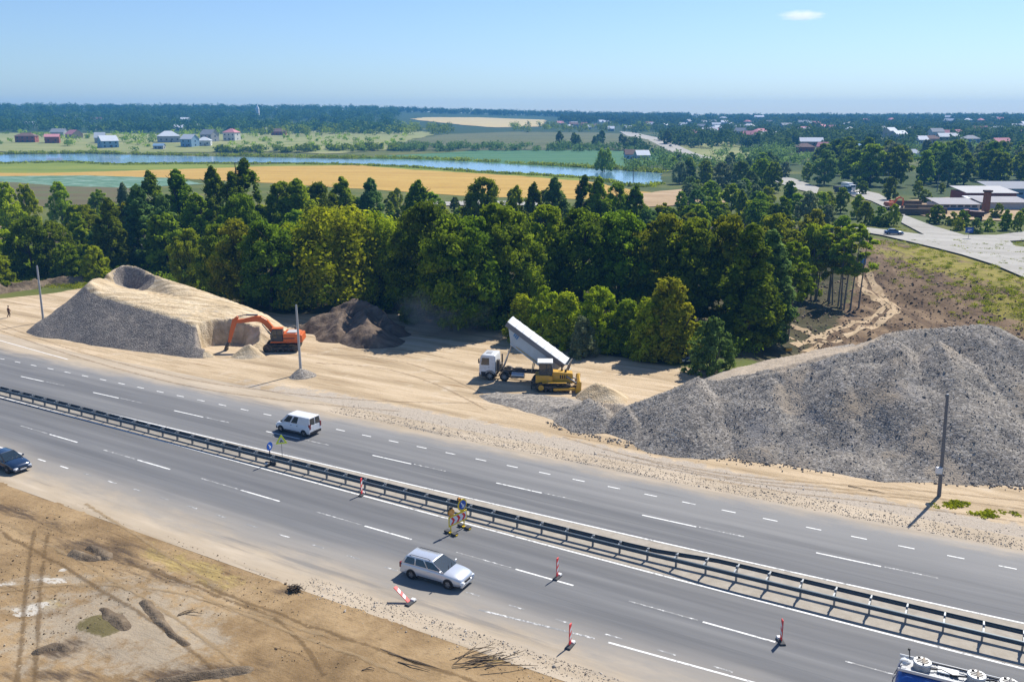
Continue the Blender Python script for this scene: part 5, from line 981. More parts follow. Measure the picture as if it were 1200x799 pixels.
for x in (0, 2.25, 3.55, 5.2):
    m = MB(); m.cyl((x, 0, 3.44), (x, 0, 3.76), .38, n=28); hm = m.build('hatch', GRT, tk, True, .02); m = MB(); m.cyl((x, 0, 3.76), (x, 0, 3.83), .41, .38, n=28); m.build('hatch_rim', flat('hatch_lid', (.55, .55, .53), .45, .2, .1, 5), hm, True)
    m = MB()
    for yy, w in ((-.12, .5), (.02, .56), (.16, .46)): m.box((x, yy, 3.845), (w, .05, .02))
    m.box((x+.05, .0, 3.87), (.09, .62, .05)); m.cyl((x-.16, .24, 3.83), (x-.16, .24, 3.9), .06, n=10); m.build('hatch_latch', DSTEEL, hm)
m = MB(); m.box((1.1, .12, 3.55), (.9, .5, .06)); m.build('roof_panel', WHT, tk, False, .02)
m = MB(); m.tube([(.35, -.1, 3.6), (.8, .1, 3.56), (1.3, -.15, 3.56), (1.9, -.05, 3.62)], .045, 7); m.tube([(2.6, .1, 3.6), (2.95, .3, 3.56), (3.2, .1, 3.6)], .045, 7); m.tube([(.4, .42, 3.6), (1.4, .48, 3.6), (3.2, .4, 3.6), (5.0, .45, 3.6)], .035, 7); m.build('hose', BLK, tk)
m = MB(); m.sphere((-.72, .22, 3.42), .26, sc=(1, 1, .8)); m.build('vent_dome', WHT, tk, True)
m = MB(); m.cyl((-.55, .55, 3.5), (-.62, .6, 3.95), .025); m.cyl((-.62, .6, 3.88), (-.62, .6, 3.98), .06); m.build('whip_lamp', BLK, tk)
m = MB()
for yy in (-.55, -.15): m.tube([(-1.12, yy, .7), (-1.16, yy, 2.8), (-.85, yy, 3.7), (-.6, yy, 3.75)], .022, 6)
for k in range(8): m.tube([(-1.15, -.55, .9+.3*k), (-1.15, -.15, .9+.3*k)], .016, 6)
m.build('ladder', STEEL, T)
m = MB()
for s in (1, -1): m.box((3.3, s*.42, 1.05), (10.0, .12, .26))
m.build('chassis', DSTEEL, T); m = MB(); m.box((-1.05, 0, .8), (.14, 2.4, .3)); m.build('rear_bumper', flat('rear_orange', (.55, .18, .03), .5), T)
for s in (1, -1): m = MB(); m.box((-1.13, s*.95, 1.0), (.08, .4, .2)); m.build('tail_light', AMB, T); m = MB(); m.box((3.0, s*1.2, .85), (2.6, .06, .5)); m.build('side_guard', STEEL, T)
for x in (.2, 1.5, 7.0):
    for s in (1, -1): wheel(T, x, s*1.05, .52, .32, STEEL, 8)
m = MB(); m.prism([(6.9, .8), (8.6, .6), (8.7, 1.8), (8.5, 2.85), (6.9, 2.95)], -1.2, 1.2); cb = m.build('cab', BTK, T, True, .08); m = MB(); m.add([(8.73, -1.05, 1.75), (8.73, 1.05, 1.75), (8.55, 1.0, 2.7), (8.55, -1.0, 2.7)], [(0, 1, 2, 3)]); m.build('windshield', GL, cb)
for s in (1, -1): m = MB(); m.prism([(7.5, 1.75), (8.5, 1.75), (8.35, 2.6), (7.5, 2.6)], s*1.195, s*1.22); m.build('side_window', GL, cb)
# --- small far vehicles
def far_lorry(name, label, loc, rz, cabm, boxm, kind='box', L=7.0):
    t = thing(name, label, 'lorry', loc, rz); m = MB(); m.prism([(L*.2, .7), (L*.46, .6), (L*.47, 1.6), (L*.44, 2.7), (L*.2, 2.75)], -1.2, 1.2); c = m.build('cab', cabm, t, False, .06); m = MB(); m.box((L*.463, 0, 2.1), (.05, 2.0, .8), rotY(-.1)); m.build('windshield', GL, c)
    for s in (1, -1): m = MB(); m.box((L*.34, s*1.205, 2.1), (L*.13, .03, .7)); m.build('side_window', GL, c)
    m = MB(); 
    if kind == 'tip': m.prism([(-L*.5, 1.0), (L*.16, 1.0), (L*.17, 2.5), (-L*.52, 2.3)], -1.2, 1.2)
    else: m.box((-L*.16, 0, 2.2), (L*.68, 2.4, 2.4))
    m.build('cargo_body', boxm, t, False, .04); m = MB(); m.box((0, 0, .85), (L*.9, .9, .25)); m.build('chassis', DSTEEL, t)
    for x in (L*.32, -L*.2, -L*.36):
        for s in (1, -1): wheel(t, x, s*1.0, .5, .35, STEEL, 6)
    return t
p = G(987, 227); far_lorry('lorry', 'blue and dark parked lorry, left one of the cluster beyond the grove', (p.x, p.y, p.z+.3), R(-60), flat('lorry_blue', (.03, .12, .22), .4), flat('lorry_dark', (.06, .07, .08), .5), 'tip')
p = G(997, 226); far_lorry('lorry', 'white box lorry parked beside the blue lorry beyond the grove', (p.x, p.y+3, p.z+.3), R(-75), WCAB, flat('lorry_white', (.66, .67, .68), .5), 'box', 6.5)
p = G(1000, 230); car('pale_car', 'small pale car parked in front of the white box lorry', 'car', (p.x, p.y, p.z+.35), R(-20), SALOON, WHITE)
p = G(1139, 258.5); far_lorry('lorry', 'dark red lorry standing behind the hedge in front of the factory', (p.x, p.y, p.z+.3), R(160), flat('lorry_red', (.22, .03, .02), .5), flat('lorry_red_body', (.14, .05, .035), .6), 'tip', 5.5)
p = G(786, 172.5); car('dark_car', 'dark speck of a car on the far pale road across the valley', 'car', (p.x, p.y, p.z+.7), R(110), SALOON, NAVY)
p = G(1043, 246)
T = thing('digger', 'small orange digger half hidden behind the yellow green tree near the log stacks', 'excavator', (p.x, p.y, p.z+.2), R(20))
for s in (1, -1): crawler(T, s*1.2, 3.6, .9, .5, TRK, 4)
m = MB(); m.box((0, 0, 1.2), (2.6, 2.3, .3)); m.prism([(-1.9, 1.3), (.2, 1.3), (.2, 2.3), (-1.7, 2.3)], -1.15, 1.15); m.build('house', ORG, T, False, .05)
m = MB(); m.prism([(.2, 1.3), (1.3, 1.3), (1.2, 2.8), (.2, 2.8)], .1, 1.1); cb = m.build('cab', ORG, T, False, .05); m = MB(); m.box((.7, 1.11, 2.2), (.8, .03, .8)); m.box((1.28, .6, 2.2), (.03, .8, .8)); m.build('side_window', GL, cb)
beam([(.8, 1.6), (1.8, 3.2), (3.0, 3.7), (4.4, 3.1)], [.4, .55, .5, .3], .4, -.4).build('boom', ORG, T); beam([(4.3, 3.5), (4.6, 2.2), (4.3, .9)], [.25, .4, .25], .3, -.4).build('stick', ORG, T); m = MB(); m.prism([(4.3, 1.0), (4.7, .5), (4.3, .1), (3.8, .3), (4.2, .5)], -.8, 0); m.build('bucket', DSTEEL, T)
# ------------------------------------------------------------------ guardrail
GAL = flat('rail_steel', (.085, .115, .135), .5, .35, .14, 1.2, .4, dirt=.10); GALP = flat('post_steel', (.26, .275, .28), .5, .5, .15, 3)
def nc(s): return 1.35+.0125*s
def gap(s): return .30+.34*float(sm(9, 15, s))
def rh(s): return float(sm(9, 15, s))*.22
T = thing('guardrail', 'long double sided steel guardrail on posts along the median of the highway', 'guardrail', tuple(road(0, nc(0))))
off = Vector(road(0, nc(0)))
for sd in (1, -1):
    m = MB(); prof = [(0, .47), (.06, .50), (.075, .55), (.02, .60), (.02, .64), (.075, .69), (.06, .74), (0, .77), (-.02, .77), (.03, .735), (.045, .69), (-.01, .64), (-.01, .60), (.045, .55), (.03, .505), (-.02, .47)]
    rings = []
    for k in range(116):
        s = -150+2.0*k; rings.append([tuple(road(s, nc(s)+sd*(gap(s)+a), z+rh(s))-off) for a, z in prof])
    m.loft(rings); m.build('rail', GAL, T, True)
for k in range(-44, 27):
    s = 15.4+1.97*k-8*1.97; b = road(s, nc(s))-off; t_ = (road(s+.1, nc(s+.1))-road(s, nc(s))).normalized(); a = math.atan2(t_.y, t_.x)
    m = MB(); hh = rh(s)*1.2; m.box((b.x, b.y, .34+hh/2), (.11, .15, .92+hh), rotZ(a)); m.cyl((b.x, b.y, .80+hh), (b.x, b.y, .85+hh), .08, .05, n=8); po = m.build('post', GALP, T); m = MB(); m.box((b.x, b.y, .67+rh(s)), (.09, 2*gap(s)-.02, .18), rotZ(a)); m.build('spacer', GALP, po)
# ------------------------------------------------------------------ marker posts
REDP = flat('marker_red', (.78, .035, .035), .45, 0, .1, 3); WHP = flat('marker_white', (.75, .74, .72), .45, 0, .05, 3); BASE = flat('rubber_base', (.06, .06, .06), .85, 0, .2, 3); BASEW = flat('base_pale', (.62, .61, .58), .7, 0, .1, 3)
def marker(label, u, v, rz, tilt=0.0):
    p = atz(u, v); t = thing('marker_post', label, 'marker post', (p.x, p.y, .012), rz, 'striped marker posts around the lane closure')
    m = MB(); m.box((0, 0, .05), (.82, .36, .10), None, 0, (.9, .8)); m.build('base', BASE, t, False, .02); m = MB(); m.box((.28, .0, .13), (.30, .34, .10), None, 0, (.8, .8)); m.build('ballast', BASEW, t, False, .02)
    R_ = rotX(tilt); m = MB(); m.box(R_@Vector((0, 0, .76)), (.27, .05, 1.26), R_); pn = m.build('panel', REDP, t, False, .015); m = MB()
    for z in (.50, .95): 
        for yy in (.029, -.029): m.add([R_@Vector((x, yy, z+dz)) for x, dz in ((-.115, -.12), (.115, .02), (.115, .26), (-.115, .12))], [(0, 1, 2, 3)])
    m.build('white_stripe', WHP, pn); return t
marker('upright red and white marker post on the solid line just before the guardrail', 424, 580, R(75)); marker('red and white marker post on the lane dashes ahead of the silver estate car', 653, 677, R(62))
marker('thin edge-on red marker post in the lane nearest the blue tank lorry', 915, 752, R(92)); marker('red and white marker post standing on the sandy shoulder at bottom centre', 668, 757, R(62))
marker('toppled red and white marker post lying over on the shoulder below the silver car', 481, 707, R(60), R(-55))
# ------------------------------------------------------------------ works sign and warning lights
p0, p1 = atz(526, 627), atz(547, 617); th = math.atan2(p1.y-p0.y, p1.x-p0.x); Wd = (p1-p0).length/1.18
T = thing('arrow_board', 'yellow framed works barrier board with red and white chevrons, blue arrow sign and amber lamps', 'sign', (p0.x, p0.y, .012), th, None, 1.18)
YF = flat('sign_yellow', (.90, .62, .02), .5, 0, .05, 3); SB = flat('sign_blue', (.01, .09, .42), .4); SW = flat('sign_white', (.76, .76, .76), .4)
m = MB(); m.box((Wd/2, 0, .82), (Wd, .04, .66)); pn = m.build('board', YF, T, False, .01)
m = MB(); m.box((Wd/2, -.024, .82), (Wd-.14, .012, .46)); m.build('white_panel', SW, pn); m = MB(); n = 3; w = (Wd-.16)/n
for k in range(n):
    x = .08+w*k+w*.15; m.add([(x+a, -.034, .82+b) for a, b in ((0, -.22), (w*.42, -.22), (w*.80, 0), (w*.42, .22), (0, .22), (w*.38, 0))], [(0, 1, 2, 5), (5, 2, 3, 4)])
m.build('red_chevron', REDP, pn)
m = MB()
for x in (.2, Wd-.2): m.box((x, .03, .45), (.05, .05, .9)); m.box((x, 0, .05), (.14, .95, .07)); 
m.build('stand', YF, T); m = MB()
for x, y in ((.2, .3), (Wd-.2, .3), (.2, -.28), (Wd-.2, -.28)): m = MB(); m.box((x, y, .1), (.32, .32, .12)); m.build('ballast', BASE, T, False, .02)
m = MB(); m.cyl((Wd-.36, -.008, 1.55), (Wd-.36, .03, 1.55), .37, n=28); m.box((Wd-.36, .01, 1.2), (.3, .03, .3)); bb = m.build('sign_backing', YF, T); m = MB(); m.cyl((Wd-.36, -.012, 1.55), (Wd-.36, -.03, 1.55), .28, n=28); m.build('blue_disc', SB, bb)
m = MB(); m.add([(Wd-.36+a, -.034, 1.55+b) for a, b in ((-.16, .16), (-.10, .20), (.06, -.02), (.13, .05), (.15, -.19), (-.09, -.16), (-.02, -.09))], [(0, 1, 2, 6), (2, 3, 4), (2, 4, 5, 6)]); m.build('white_arrow', SW, bb)
for x, z, r in ((.22, 1.38, .22), (Wd-.62, 1.98, .10)):
    m = MB(); m.cyl((x, -.07, z), (x, .07, z), r, n=24); lp = m.build('warning_lamp', AMB, T, True); m = MB(); m.cyl((x, .03, z), (x, .085, z), r*1.04, n=24); m.box((x, .04, z-r*.9), (.05, .05, r*.5)); m.build('lamp_housing', BLK, lp)
m = MB(); m.box((.22, 0, 1.66), (.16, .12, .14)); m.build('battery_box', BLK, T)
p = atz(317, 544); T = thing('keep_right_sign', 'round blue sign on a post with black weighted base behind the white line at left', 'sign', (p.x, p.y, .012), R(66))
m = MB(); m.cyl((0, 0, .1), (0, 0, 1.9), .045, n=10); m.build('post', BLK, T); m = MB(); m.cyl((0, -.03, 1.62), (0, -.055, 1.62), .36, n=28); d = m.build('blue_disc', SB, T); m = MB(); m.cyl((0, -.028, 1.62), (0, -.014, 1.62), .37, n=28); m.build('disc_back', STEEL, d)
m = MB(); m.add([(a, -.06, 1.62+b) for a, b in ((-.16, .16), (-.10, .20), (.06, -.02), (.13, .05), (.15, -.19), (-.09, -.16), (-.02, -.09))], [(0, 1, 2, 6), (2, 3, 4), (2, 4, 5, 6)]); m.build('white_arrow', SW, d)
m = MB()
for a in (0, PI/2): m.box((0, 0, .1), (1.1, .26, .16), rotZ(a), 0, (.9, .8))
m.build('base', BASE, T, False, .03); m = MB(); m.box((.52, -.1, .16), (.26, .3, .14)); m.build('ballast', BASEW, T, False, .03); m = MB(); m.box((-.45, .05, .2), (.24, .26, .14)); m.build('ballast', BASEW, T, False, .03)
p = atz(331, 537); T = thing('warning_sign', 'yellow bordered triangular warning sign on a thin pole beside the guardrail', 'sign', (p.x, p.y, .012), R(18))
m = MB(); m.cyl((0, 0, 0), (0, 0, 1.75), .025, n=8); m.build('pole', STEEL, T); tri = lambda r, dx=0: [(r*math.cos(a)+dx, 1.62+r*math.sin(a)) for a in (PI/2, PI/2+2*PI/3, PI/2+4*PI/3)]
m = MB(); m.prism(tri(.58), -.05, -.03); pl = m.build('border', flat('sign_fluorescent', (.70, .80, .02), .5), T, False, .01); m = MB(); m.add([(x, -.054, z) for x, z in tri(.34)], [(0, 1, 2)]); m.build('panel', flat('sign_pale', (.55, .56, .58), .5), pl)
m = MB(); m.box((-.02, -.058, 1.66), (.10, .004, .10)); m.box((-.05, -.058, 1.54), (.07, .004, .16), rotY(.3)); m.box((.06, -.058, 1.54), (.07, .004, .14), rotY(-.4)); m.build('symbol', BLK, pl)
# ------------------------------------------------------------------ poles
def pole(label, u, v, vt, mat, lean=(0, 0), box=False, r=.16):
    p = atz(u, v); h = aty(u, vt, p.y).z; t = thing('concrete_pole', label, 'pole', (p.x, p.y, 0))
    m = MB(); m.tube([(0, 0, -.4), (lean[0]*.5, lean[1]*.5, h*.5), (lean[0], lean[1], h)], [r, r*.85, r*.68], 12); m.build('shaft', mat, t, True)
    m = MB(); m.cyl((lean[0], lean[1], h), (lean[0], lean[1], h+.10), r*.74, r*.55); m.build('cap', STEEL, t)
    if box: m = MB(); m.box((-.3, -.1, 2.15), (.42, .32, .5)); b = m.build('meter_box', WHP, t, False, .02); m = MB(); m.box((-.13, -.05, 2.15), (.12, .1, .08)); m.build('bracket', STEEL, b)
CON = flat('pale_concrete', (.42, .42, .41), .85, 0, .12, 1.5); CON2 = flat('grey_concrete', (.16, .155, .155), .85, 0, .2, 2)
pole('leftmost bare pale concrete pole standing left of the sand heap', 51, 377.5, 312, CON, (.1, 0)); pole('bare pale concrete pole with gravel at its foot beside the excavator', 352.8, 438, 358, CON, (-.1, 0)); pole('bare dark grey pole with a white box on the right roadside before the gravel heap', 1100.5, 581, 463, CON2, (-.3, 0), True, .155)
# ------------------------------------------------------------------ person walking on the sand
p = atz(11, 372); T = thing('person', 'person in dark brown clothes walking across the sand at the far left', 'person', (p.x, p.y, 0), R(40))
def skin(name, vs, es, rad, mat, parent, root=0):
    me = bpy.data.meshes.new(name); me.from_pydata(vs, es, []); o = link(bpy.data.objects.new(name, me), parent); me.materials.append(mat); md = o.modifiers.new('skin', 'SKIN'); md.use_smooth_shade = True; md.branch_smoothing = .6
    for i, r in enumerate(rad): me.skin_vertices[0].data[i].radius = (r, r*.85)
    me.skin_vertices[0].data[root].use_root = True; s = o.modifiers.new('sub', 'SUBSURF'); s.levels = 1; s.render_levels = 1; return o
SKN = flat('skin', (.42, .24, .16), .6, 0, .06, 6); CLO = flat('brown_jacket', (.07, .025, .015), .85, 0, .2, 4); TRO = flat('dark_trousers', (.05, .03, .022), .85, 0, .2, 4); HAIR = flat('dark_hair', (.02, .014, .01), .8)
V = [(0, 0, .95), (0, 0, 1.15), (0, .0, 1.4), (.02, 0, 1.5), (.03, 0, 1.58), (.03, 0, 1.72), (0, .19, 1.42), (-.12, .24, 1.15), (.02, .24, .92), (0, -.19, 1.42), (.10, -.24, 1.16), (.26, -.22, .98), (0, .1, .9), (.16, .1, .5), (.06, .1, .08), (.2, .1, .04), (0, -.1, .9), (-.08, -.1, .5), (-.3, -.1, .14), (-.18, -.1, .04), (.05, .24, .84), (.31, -.21, .91)]
Ed = [(0, 1), (1, 2), (2, 3), (3, 4), (4, 5), (2, 6), (6, 7), (7, 8), (8, 20), (2, 9), (9, 10), (10, 11), (11, 21), (0, 12), (12, 13), (13, 14), (14, 15), (0, 16), (16, 17), (17, 18), (18, 19)]
skin('body', V, Ed, [.13, .12, .14, .055, .085, .08, .06, .048, .038, .06, .048, .038, .085, .06, .042, .04, .085, .06, .042, .04, .035, .035], SKN, T)
skin('jacket', [V[0], V[1], V[2], V[6], V[7], V[8], V[9], V[10], V[11]], [(0, 1), (1, 2), (2, 3), (3, 4), (4, 5), (2, 6), (6, 7), (7, 8)], [.155, .15, .17, .085, .066, .05, .085, .066, .05], CLO, T)
skin('trousers', [V[0], V[12], V[13], V[14], V[16], V[17], V[18]], [(0, 1), (1, 2), (2, 3), (0, 4), (4, 5), (5, 6)], [.15, .105, .078, .056, .105, .078, .056], TRO, T)
m = MB(); m.sphere((.02, 0, 1.70), .105, sc=(1, .92, .85)); m.build('hair', HAIR, T, True)
for s in (1, -1): m = MB(); m.sphere((.115, s*.035, 1.645), .012); m.build('eye', BLK, T)
m = MB(); m.box((.125, 0, 1.62), (.04, .03, .05)); m.build('nose', SKN, T)
# ------------------------------------------------------------------ small objects at the brown cut
p = G(1009.5, 311); T = thing('toilet_cabin', 'blue and white portable cabin behind the rightmost slender tree', 'cabin', tuple(p), R(20)); m = MB(); m.box((0, 0, 1.1), (1.15, 1.15, 2.2)); b = m.build('cabin_body', flat('cabin_blue', (.03, .18, .42), .5), T, False, .04); m = MB(); m.box((0, 0, 2.28), (1.25, 1.25, .16), None, 0, (.8, .8)); m.build('roof', flat('cabin_roof', (.7, .7, .7), .5), T, False, .04); m = MB(); m.box((0, -.585, 1.05), (.8, .03, 1.9)); d = m.build('door', flat('cabin_door', (.10, .28, .5), .5), T); m = MB(); m.box((.3, -.61, 1.05), (.06, .03, .12)); m.build('handle', BLK, d)
p = G(923, 412); T = thing('plate_compactor', 'small yellow machine left on the ground below the corner trees', 'machine', tuple(p), R(15)); m = MB(); m.box((0, 0, .35), (1.0, .6, .5)); m.build('engine', YEL, T, False, .06); m = MB(); m.box((0, 0, .06), (1.3, .7, .12), None, 0, (.9, .9)); m.build('plate', DSTEEL, T, False, .02); m = MB(); m.tube([(-.4, .25, .5), (-1.1, .25, 1.0), (-1.1, -.25, 1.0), (-.4, -.25, .5)], .025, 6); m.build('handle', BLK, T)
# road sign far
p = G(1134.5, 281); T = thing('road_sign', 'small square blue road sign at the edge of the pale side road', 'sign', (p.x, p.y, p.z), R(0)); m = MB(); m.cyl((0, 0, 0), (0, 0, 2.2), .05); m.build('post', STEEL, T); m = MB(); m.box((0, -.05, 2.3), (1.9, .05, 1.3)); b = m.build('panel', flat('sign_deep_blue', (.01, .06, .25), .5), T); m = MB(); m.box((.1, -.08, 2.4), (.9, .012, .14)); m.box((-.1, -.08, 2.1), (.6, .012, .12)); m.build('panel_marks', SW, b)
# ------------------------------------------------------------------ buildings
def fcol(n, c, r=.85, v=.14, s=.5, d=0): return flat(n, c, r, 0, v, s, .2, 0, d)
WALLM = dict(white=fcol('wall_white', (.62, .61, .57)), brick=fcol('wall_brick', (.30, .095, .06)), cream=fcol('wall_cream', (.55, .46, .33)), blue=fcol('wall_pale_blue', (.25, .38, .50)), grey=fcol('wall_grey', (.35, .35, .35)), tan=fcol('wall_tan', (.42, .31, .22)))
ROOFM = dict(grey=fcol('roof_slate', (.30, .31, .32)), white=fcol('roof_white', (.72, .73, .74)), red=fcol('roof_red', (.34, .10, .09)), pink=fcol('roof_pink', (.50, .22, .24)), brown=fcol('roof_brown', (.16, .10, .08)), blue=fcol('roof_blue', (.20, .32, .45)), metal=fcol('roof_metal', (.52, .55, .58)))
HOUSES = []
WINM = flat('house_window', (.03, .045, .06), .2, 0, .2, 1)
def house(label, u, v, L, W, Hh, rh, rz, wall, roof, hip=False, group=None, floors=1, chim=True, name='house', cat='house', loc=None):
    p = Vector(loc) if loc else G(u, v); HOUSES.append((p.x, p.y)); t = thing(name, label, cat, (p.x, p.y, p.z-.2), rz, group); m = MB()
    m.box((0, 0, Hh/2), (L, W, Hh))
    if not hip: m.prism([(-W/2, Hh), (W/2, Hh), (0, Hh+rh)], -L/2, L/2, 0, 'x')
    m.build('wall', WALLM[wall], t); m = MB(); o = .45
    if hip: m.loft([[(-L/2-o, -W/2-o, Hh), (L/2+o, -W/2-o, Hh), (L/2+o, W/2+o, Hh), (-L/2-o, W/2+o, Hh)], [(-L/2-o, -W/2-o, Hh+.15), (L/2+o, -W/2-o, Hh+.15), (L/2+o, W/2+o, Hh+.15), (-L/2-o, W/2+o, Hh+.15)], [(-L/2+W/2, -.05, Hh+rh), (L/2-W/2, -.05, Hh+rh), (L/2-W/2, .05, Hh+rh), (-L/2+W/2, .05, Hh+rh)]])
    else:
        k = rh/(W/2); m.prism([(-W/2-o, Hh-o*k+.05), (0, Hh+rh+.05), (W/2+o, Hh-o*k+.05), (W/2+o, Hh-o*k+.25), (0, Hh+rh+.27), (-W/2-o, Hh-o*k+.25)], -L/2-o, L/2+o, 0, 'x')
    rf = m.build('roof', ROOFM[roof], t)
    if chim: m = MB(); m.box((L*.2, W*.12, Hh+rh*.9), (.6, .6, 1.5)); m.build('chimney', WALLM['brick'], rf)
    for fl in range(floors):
        z = Hh/floors*(fl+.5)
        for k in range(max(2, int(L/4))):
            x = -L/2+L*(k+.5)/max(2, int(L/4)); m = MB(); m.box((x, -W/2-.03, z), (1.2, .08, 1.3)); m.build('window', WINM, t)
        m = MB(); m.box((-L/2-.03, 0, z), (.08, 1.2, 1.3)); m.build('window', WINM, t); m = MB(); m.box((L/2+.03, 0, z), (.08, 1.2, 1.3)); m.build('window', WINM, t)
    m = MB(); m.box((L*.08, -W/2-.05, 1.1), (1.0, .1, 2.2)); m.build('door', flat('house_door', (.12, .08, .05), .6), t); return t
house('long red brick house at the far left beyond the river', 32, 167, 16, 9, 5.5, 2.6, R(8), 'brick', 'brown', True, None, 2); house('smaller red brick house right of the long red one', 62, 168, 11, 9, 5.5, 2, R(20), 'brick', 'pink', False, None, 1); house('grey roofed house behind the red brick houses', 70, 160, 15, 10, 4.5, 3.5, R(-6), 'grey', 'grey', False, None, 1)
house('pink roofed tan house right of the grey roofed one', 87, 162, 15, 11, 4, 4, R(-40), 'tan', 'pink', False, None, 1); house('blue walled white gabled house near the river', 127, 173, 13, 12, 5.5, 4, R(40), 'blue', 'metal', False, None, 2); house('dark little house with steep metal roof behind the blue walled one', 118, 168, 8, 8, 5, 4, R(15), 'grey', 'metal', False)
house('wide grey house with white hipped roof beyond the river', 198, 167, 18, 12, 5.5, 4.5, R(25), 'grey', 'metal', True, None, 1); house('pale blue house, left of the group of three beyond the river', 223, 172, 11, 10, 6.5, 3.6, R(-20), 'blue', 'metal', False, None, 2); house('pale low house in the middle of the group of three beyond the river', 240, 171, 11, 9, 4.5, 3, R(10), 'white', 'metal', True); house('tall grey roofed house, right of the group of three beyond the river', 246, 166, 13, 10, 6.5, 4, R(-25), 'grey', 'grey', False, None, 2)
house('white two storey house with red roof beyond the river', 272, 165, 12, 10, 7.5, 3.5, R(-15), 'white', 'pink', True, None, 2); house('low grey shed on the meadow beyond the river', 187, 175, 8, 5, 3, 1.5, R(0), 'grey', 'blue', False, None, 1, False); house('dark low house with brown roof by the edge of the left wood', 327, 159, 16, 10, 4.5, 3, R(8), 'brick', 'brown'); house('tiny dark gabled hut left of the dark low house', 314, 157, 6, 6, 4, 3, R(30), 'grey', 'grey')
for lb, u, v, L, rf, wl in (('long white shed roof shining from the left wood', 86, 140, 26, 'white', 'white'), ('lone white roof low in the left wood', 37, 149, 18, 'white', 'grey'), ('cream house at the rim of the left wood', 114, 143, 20, 'brown', 'cream'), ('little white house below the cream one in the left wood', 109, 152, 9, 'blue', 'white'), ('white gabled pair, left roof, in front of the left wood', 210, 153, 14, 'white', 'grey'), ('white gabled pair, right roof, in front of the left wood', 229, 152, 14, 'metal', 'grey'), ('bright white roof above the gabled pair', 217, 143, 14, 'white', 'white')):
    house(lb, u, v, L, 9, 4, 3, R(random.uniform(-15, 15)), wl, rf)
p = G(301.5, 128.5); T = thing('church', 'tiny white church tower poking out of the left ridge wood', 'church', (p.x, p.y, p.z)); m = MB(); m.box((0, 0, 8), (6, 6, 16)); m.build('tower', WALLM['white'], T); m = MB(); m.cyl((0, 0, 16), (0, 0, 25), 4, .2, 8); m.build('spire', ROOFM['white'], T)
hr = random.Random(3)
vill = [('white hangar roof at the left end of the right village', 900, 162, 24, 'white', 'white'), ('wide bright white roof in the middle of the right village', 950, 171, 30, 'white', 'tan'), ('brown hipped house below the wide bright roof', 942, 178, 22, 'brown', 'brick'), ('small pink roof right of the brown hipped house', 964, 177, 12, 'pink', 'cream'), ('red roofed white house above the dark grove', 992, 175, 20, 'red', 'white'), ('pale blue house right of the red roofed white one', 1008, 179, 16, 'blue', 'blue'), ('white roofed long barn at upper right village', 1073, 157, 26, 'white', 'white'), ('purple brown gabled house at right', 1090, 168, 24, 'brown', 'tan'), ('white fronted building left of the purple brown house', 1079, 169, 14, 'white', 'white'),
        ('large pale shed with white roof at right', 1110, 165, 30, 'white', 'tan'), ('blue walled house with grey gable at right', 1136, 168, 22, 'grey', 'blue'), ('house with bright pink roof near the right edge', 1172, 172, 24, 'pink', 'cream'), ('plain blue block house above the dark grove', 1069, 186, 14, 'metal', 'blue'), ('low pink roof at the right edge of the photo', 1196, 160, 18, 'pink', 'white'), ('brown roof at left of the village beside the far road', 836, 156, 18, 'pink', 'tan'), ('big white house at the head of the far road', 736, 153, 18, 'metal', 'white'), ('grey block left of the white house at the far road', 716, 154, 14, 'white', 'grey'), ('pair of white houses above the orchard, left one', 690, 152, 14, 'white', 'white'), ('dark pink roof above the orchard', 698, 150, 16, 'brown', 'white'), ('white house at the left end above the orchard', 667, 151, 14, 'white', 'tan'), ('long pink roof right of the far road', 813, 160, 22, 'pink', 'tan'), ('pale hut on the river bank below the far road', 752, 188, 11, 'white', 'grey'), ('dark blue hut on the river bank left of the pale one', 738, 187, 9, 'brown', 'blue')]
for lb, u, v, L, rf, wl in vill: house(lb, u, v, L*.62 if v < 180 else L*.8, 8.5, 3.8, 3.0, R(hr.uniform(-35, 35)), wl, rf, hr.random() < .3)
k = 0
while k < 46:
    u, v = hr.uniform(830, 1210), hr.uniform(141, 164); p = G(u, v); house('small pale roofed house scattered among the trees of the right village', u, v, hr.uniform(10, 20), hr.uniform(8, 10), hr.uniform(4.5, 7), 3.2, R(hr.uniform(-60, 60)), hr.choice(['white', 'grey', 'tan', 'cream']), hr.choice(['white', 'white', 'metal', 'grey', 'pink']), hr.random() < .3, 'small houses scattered through the right village'); k += 1
for _ in range(16):
    u, v = hr.uniform(650, 850), hr.uniform(146, 153); house('small pale roofed house scattered above the orchard slope', u, v, hr.uniform(9, 15), 9, hr.uniform(4, 6), 3.2, R(hr.uniform(-60, 60)), hr.choice(['white', 'grey', 'tan']), hr.choice(['white', 'metal', 'grey', 'pink', 'brown']), False, 'small houses above the orchard slope')
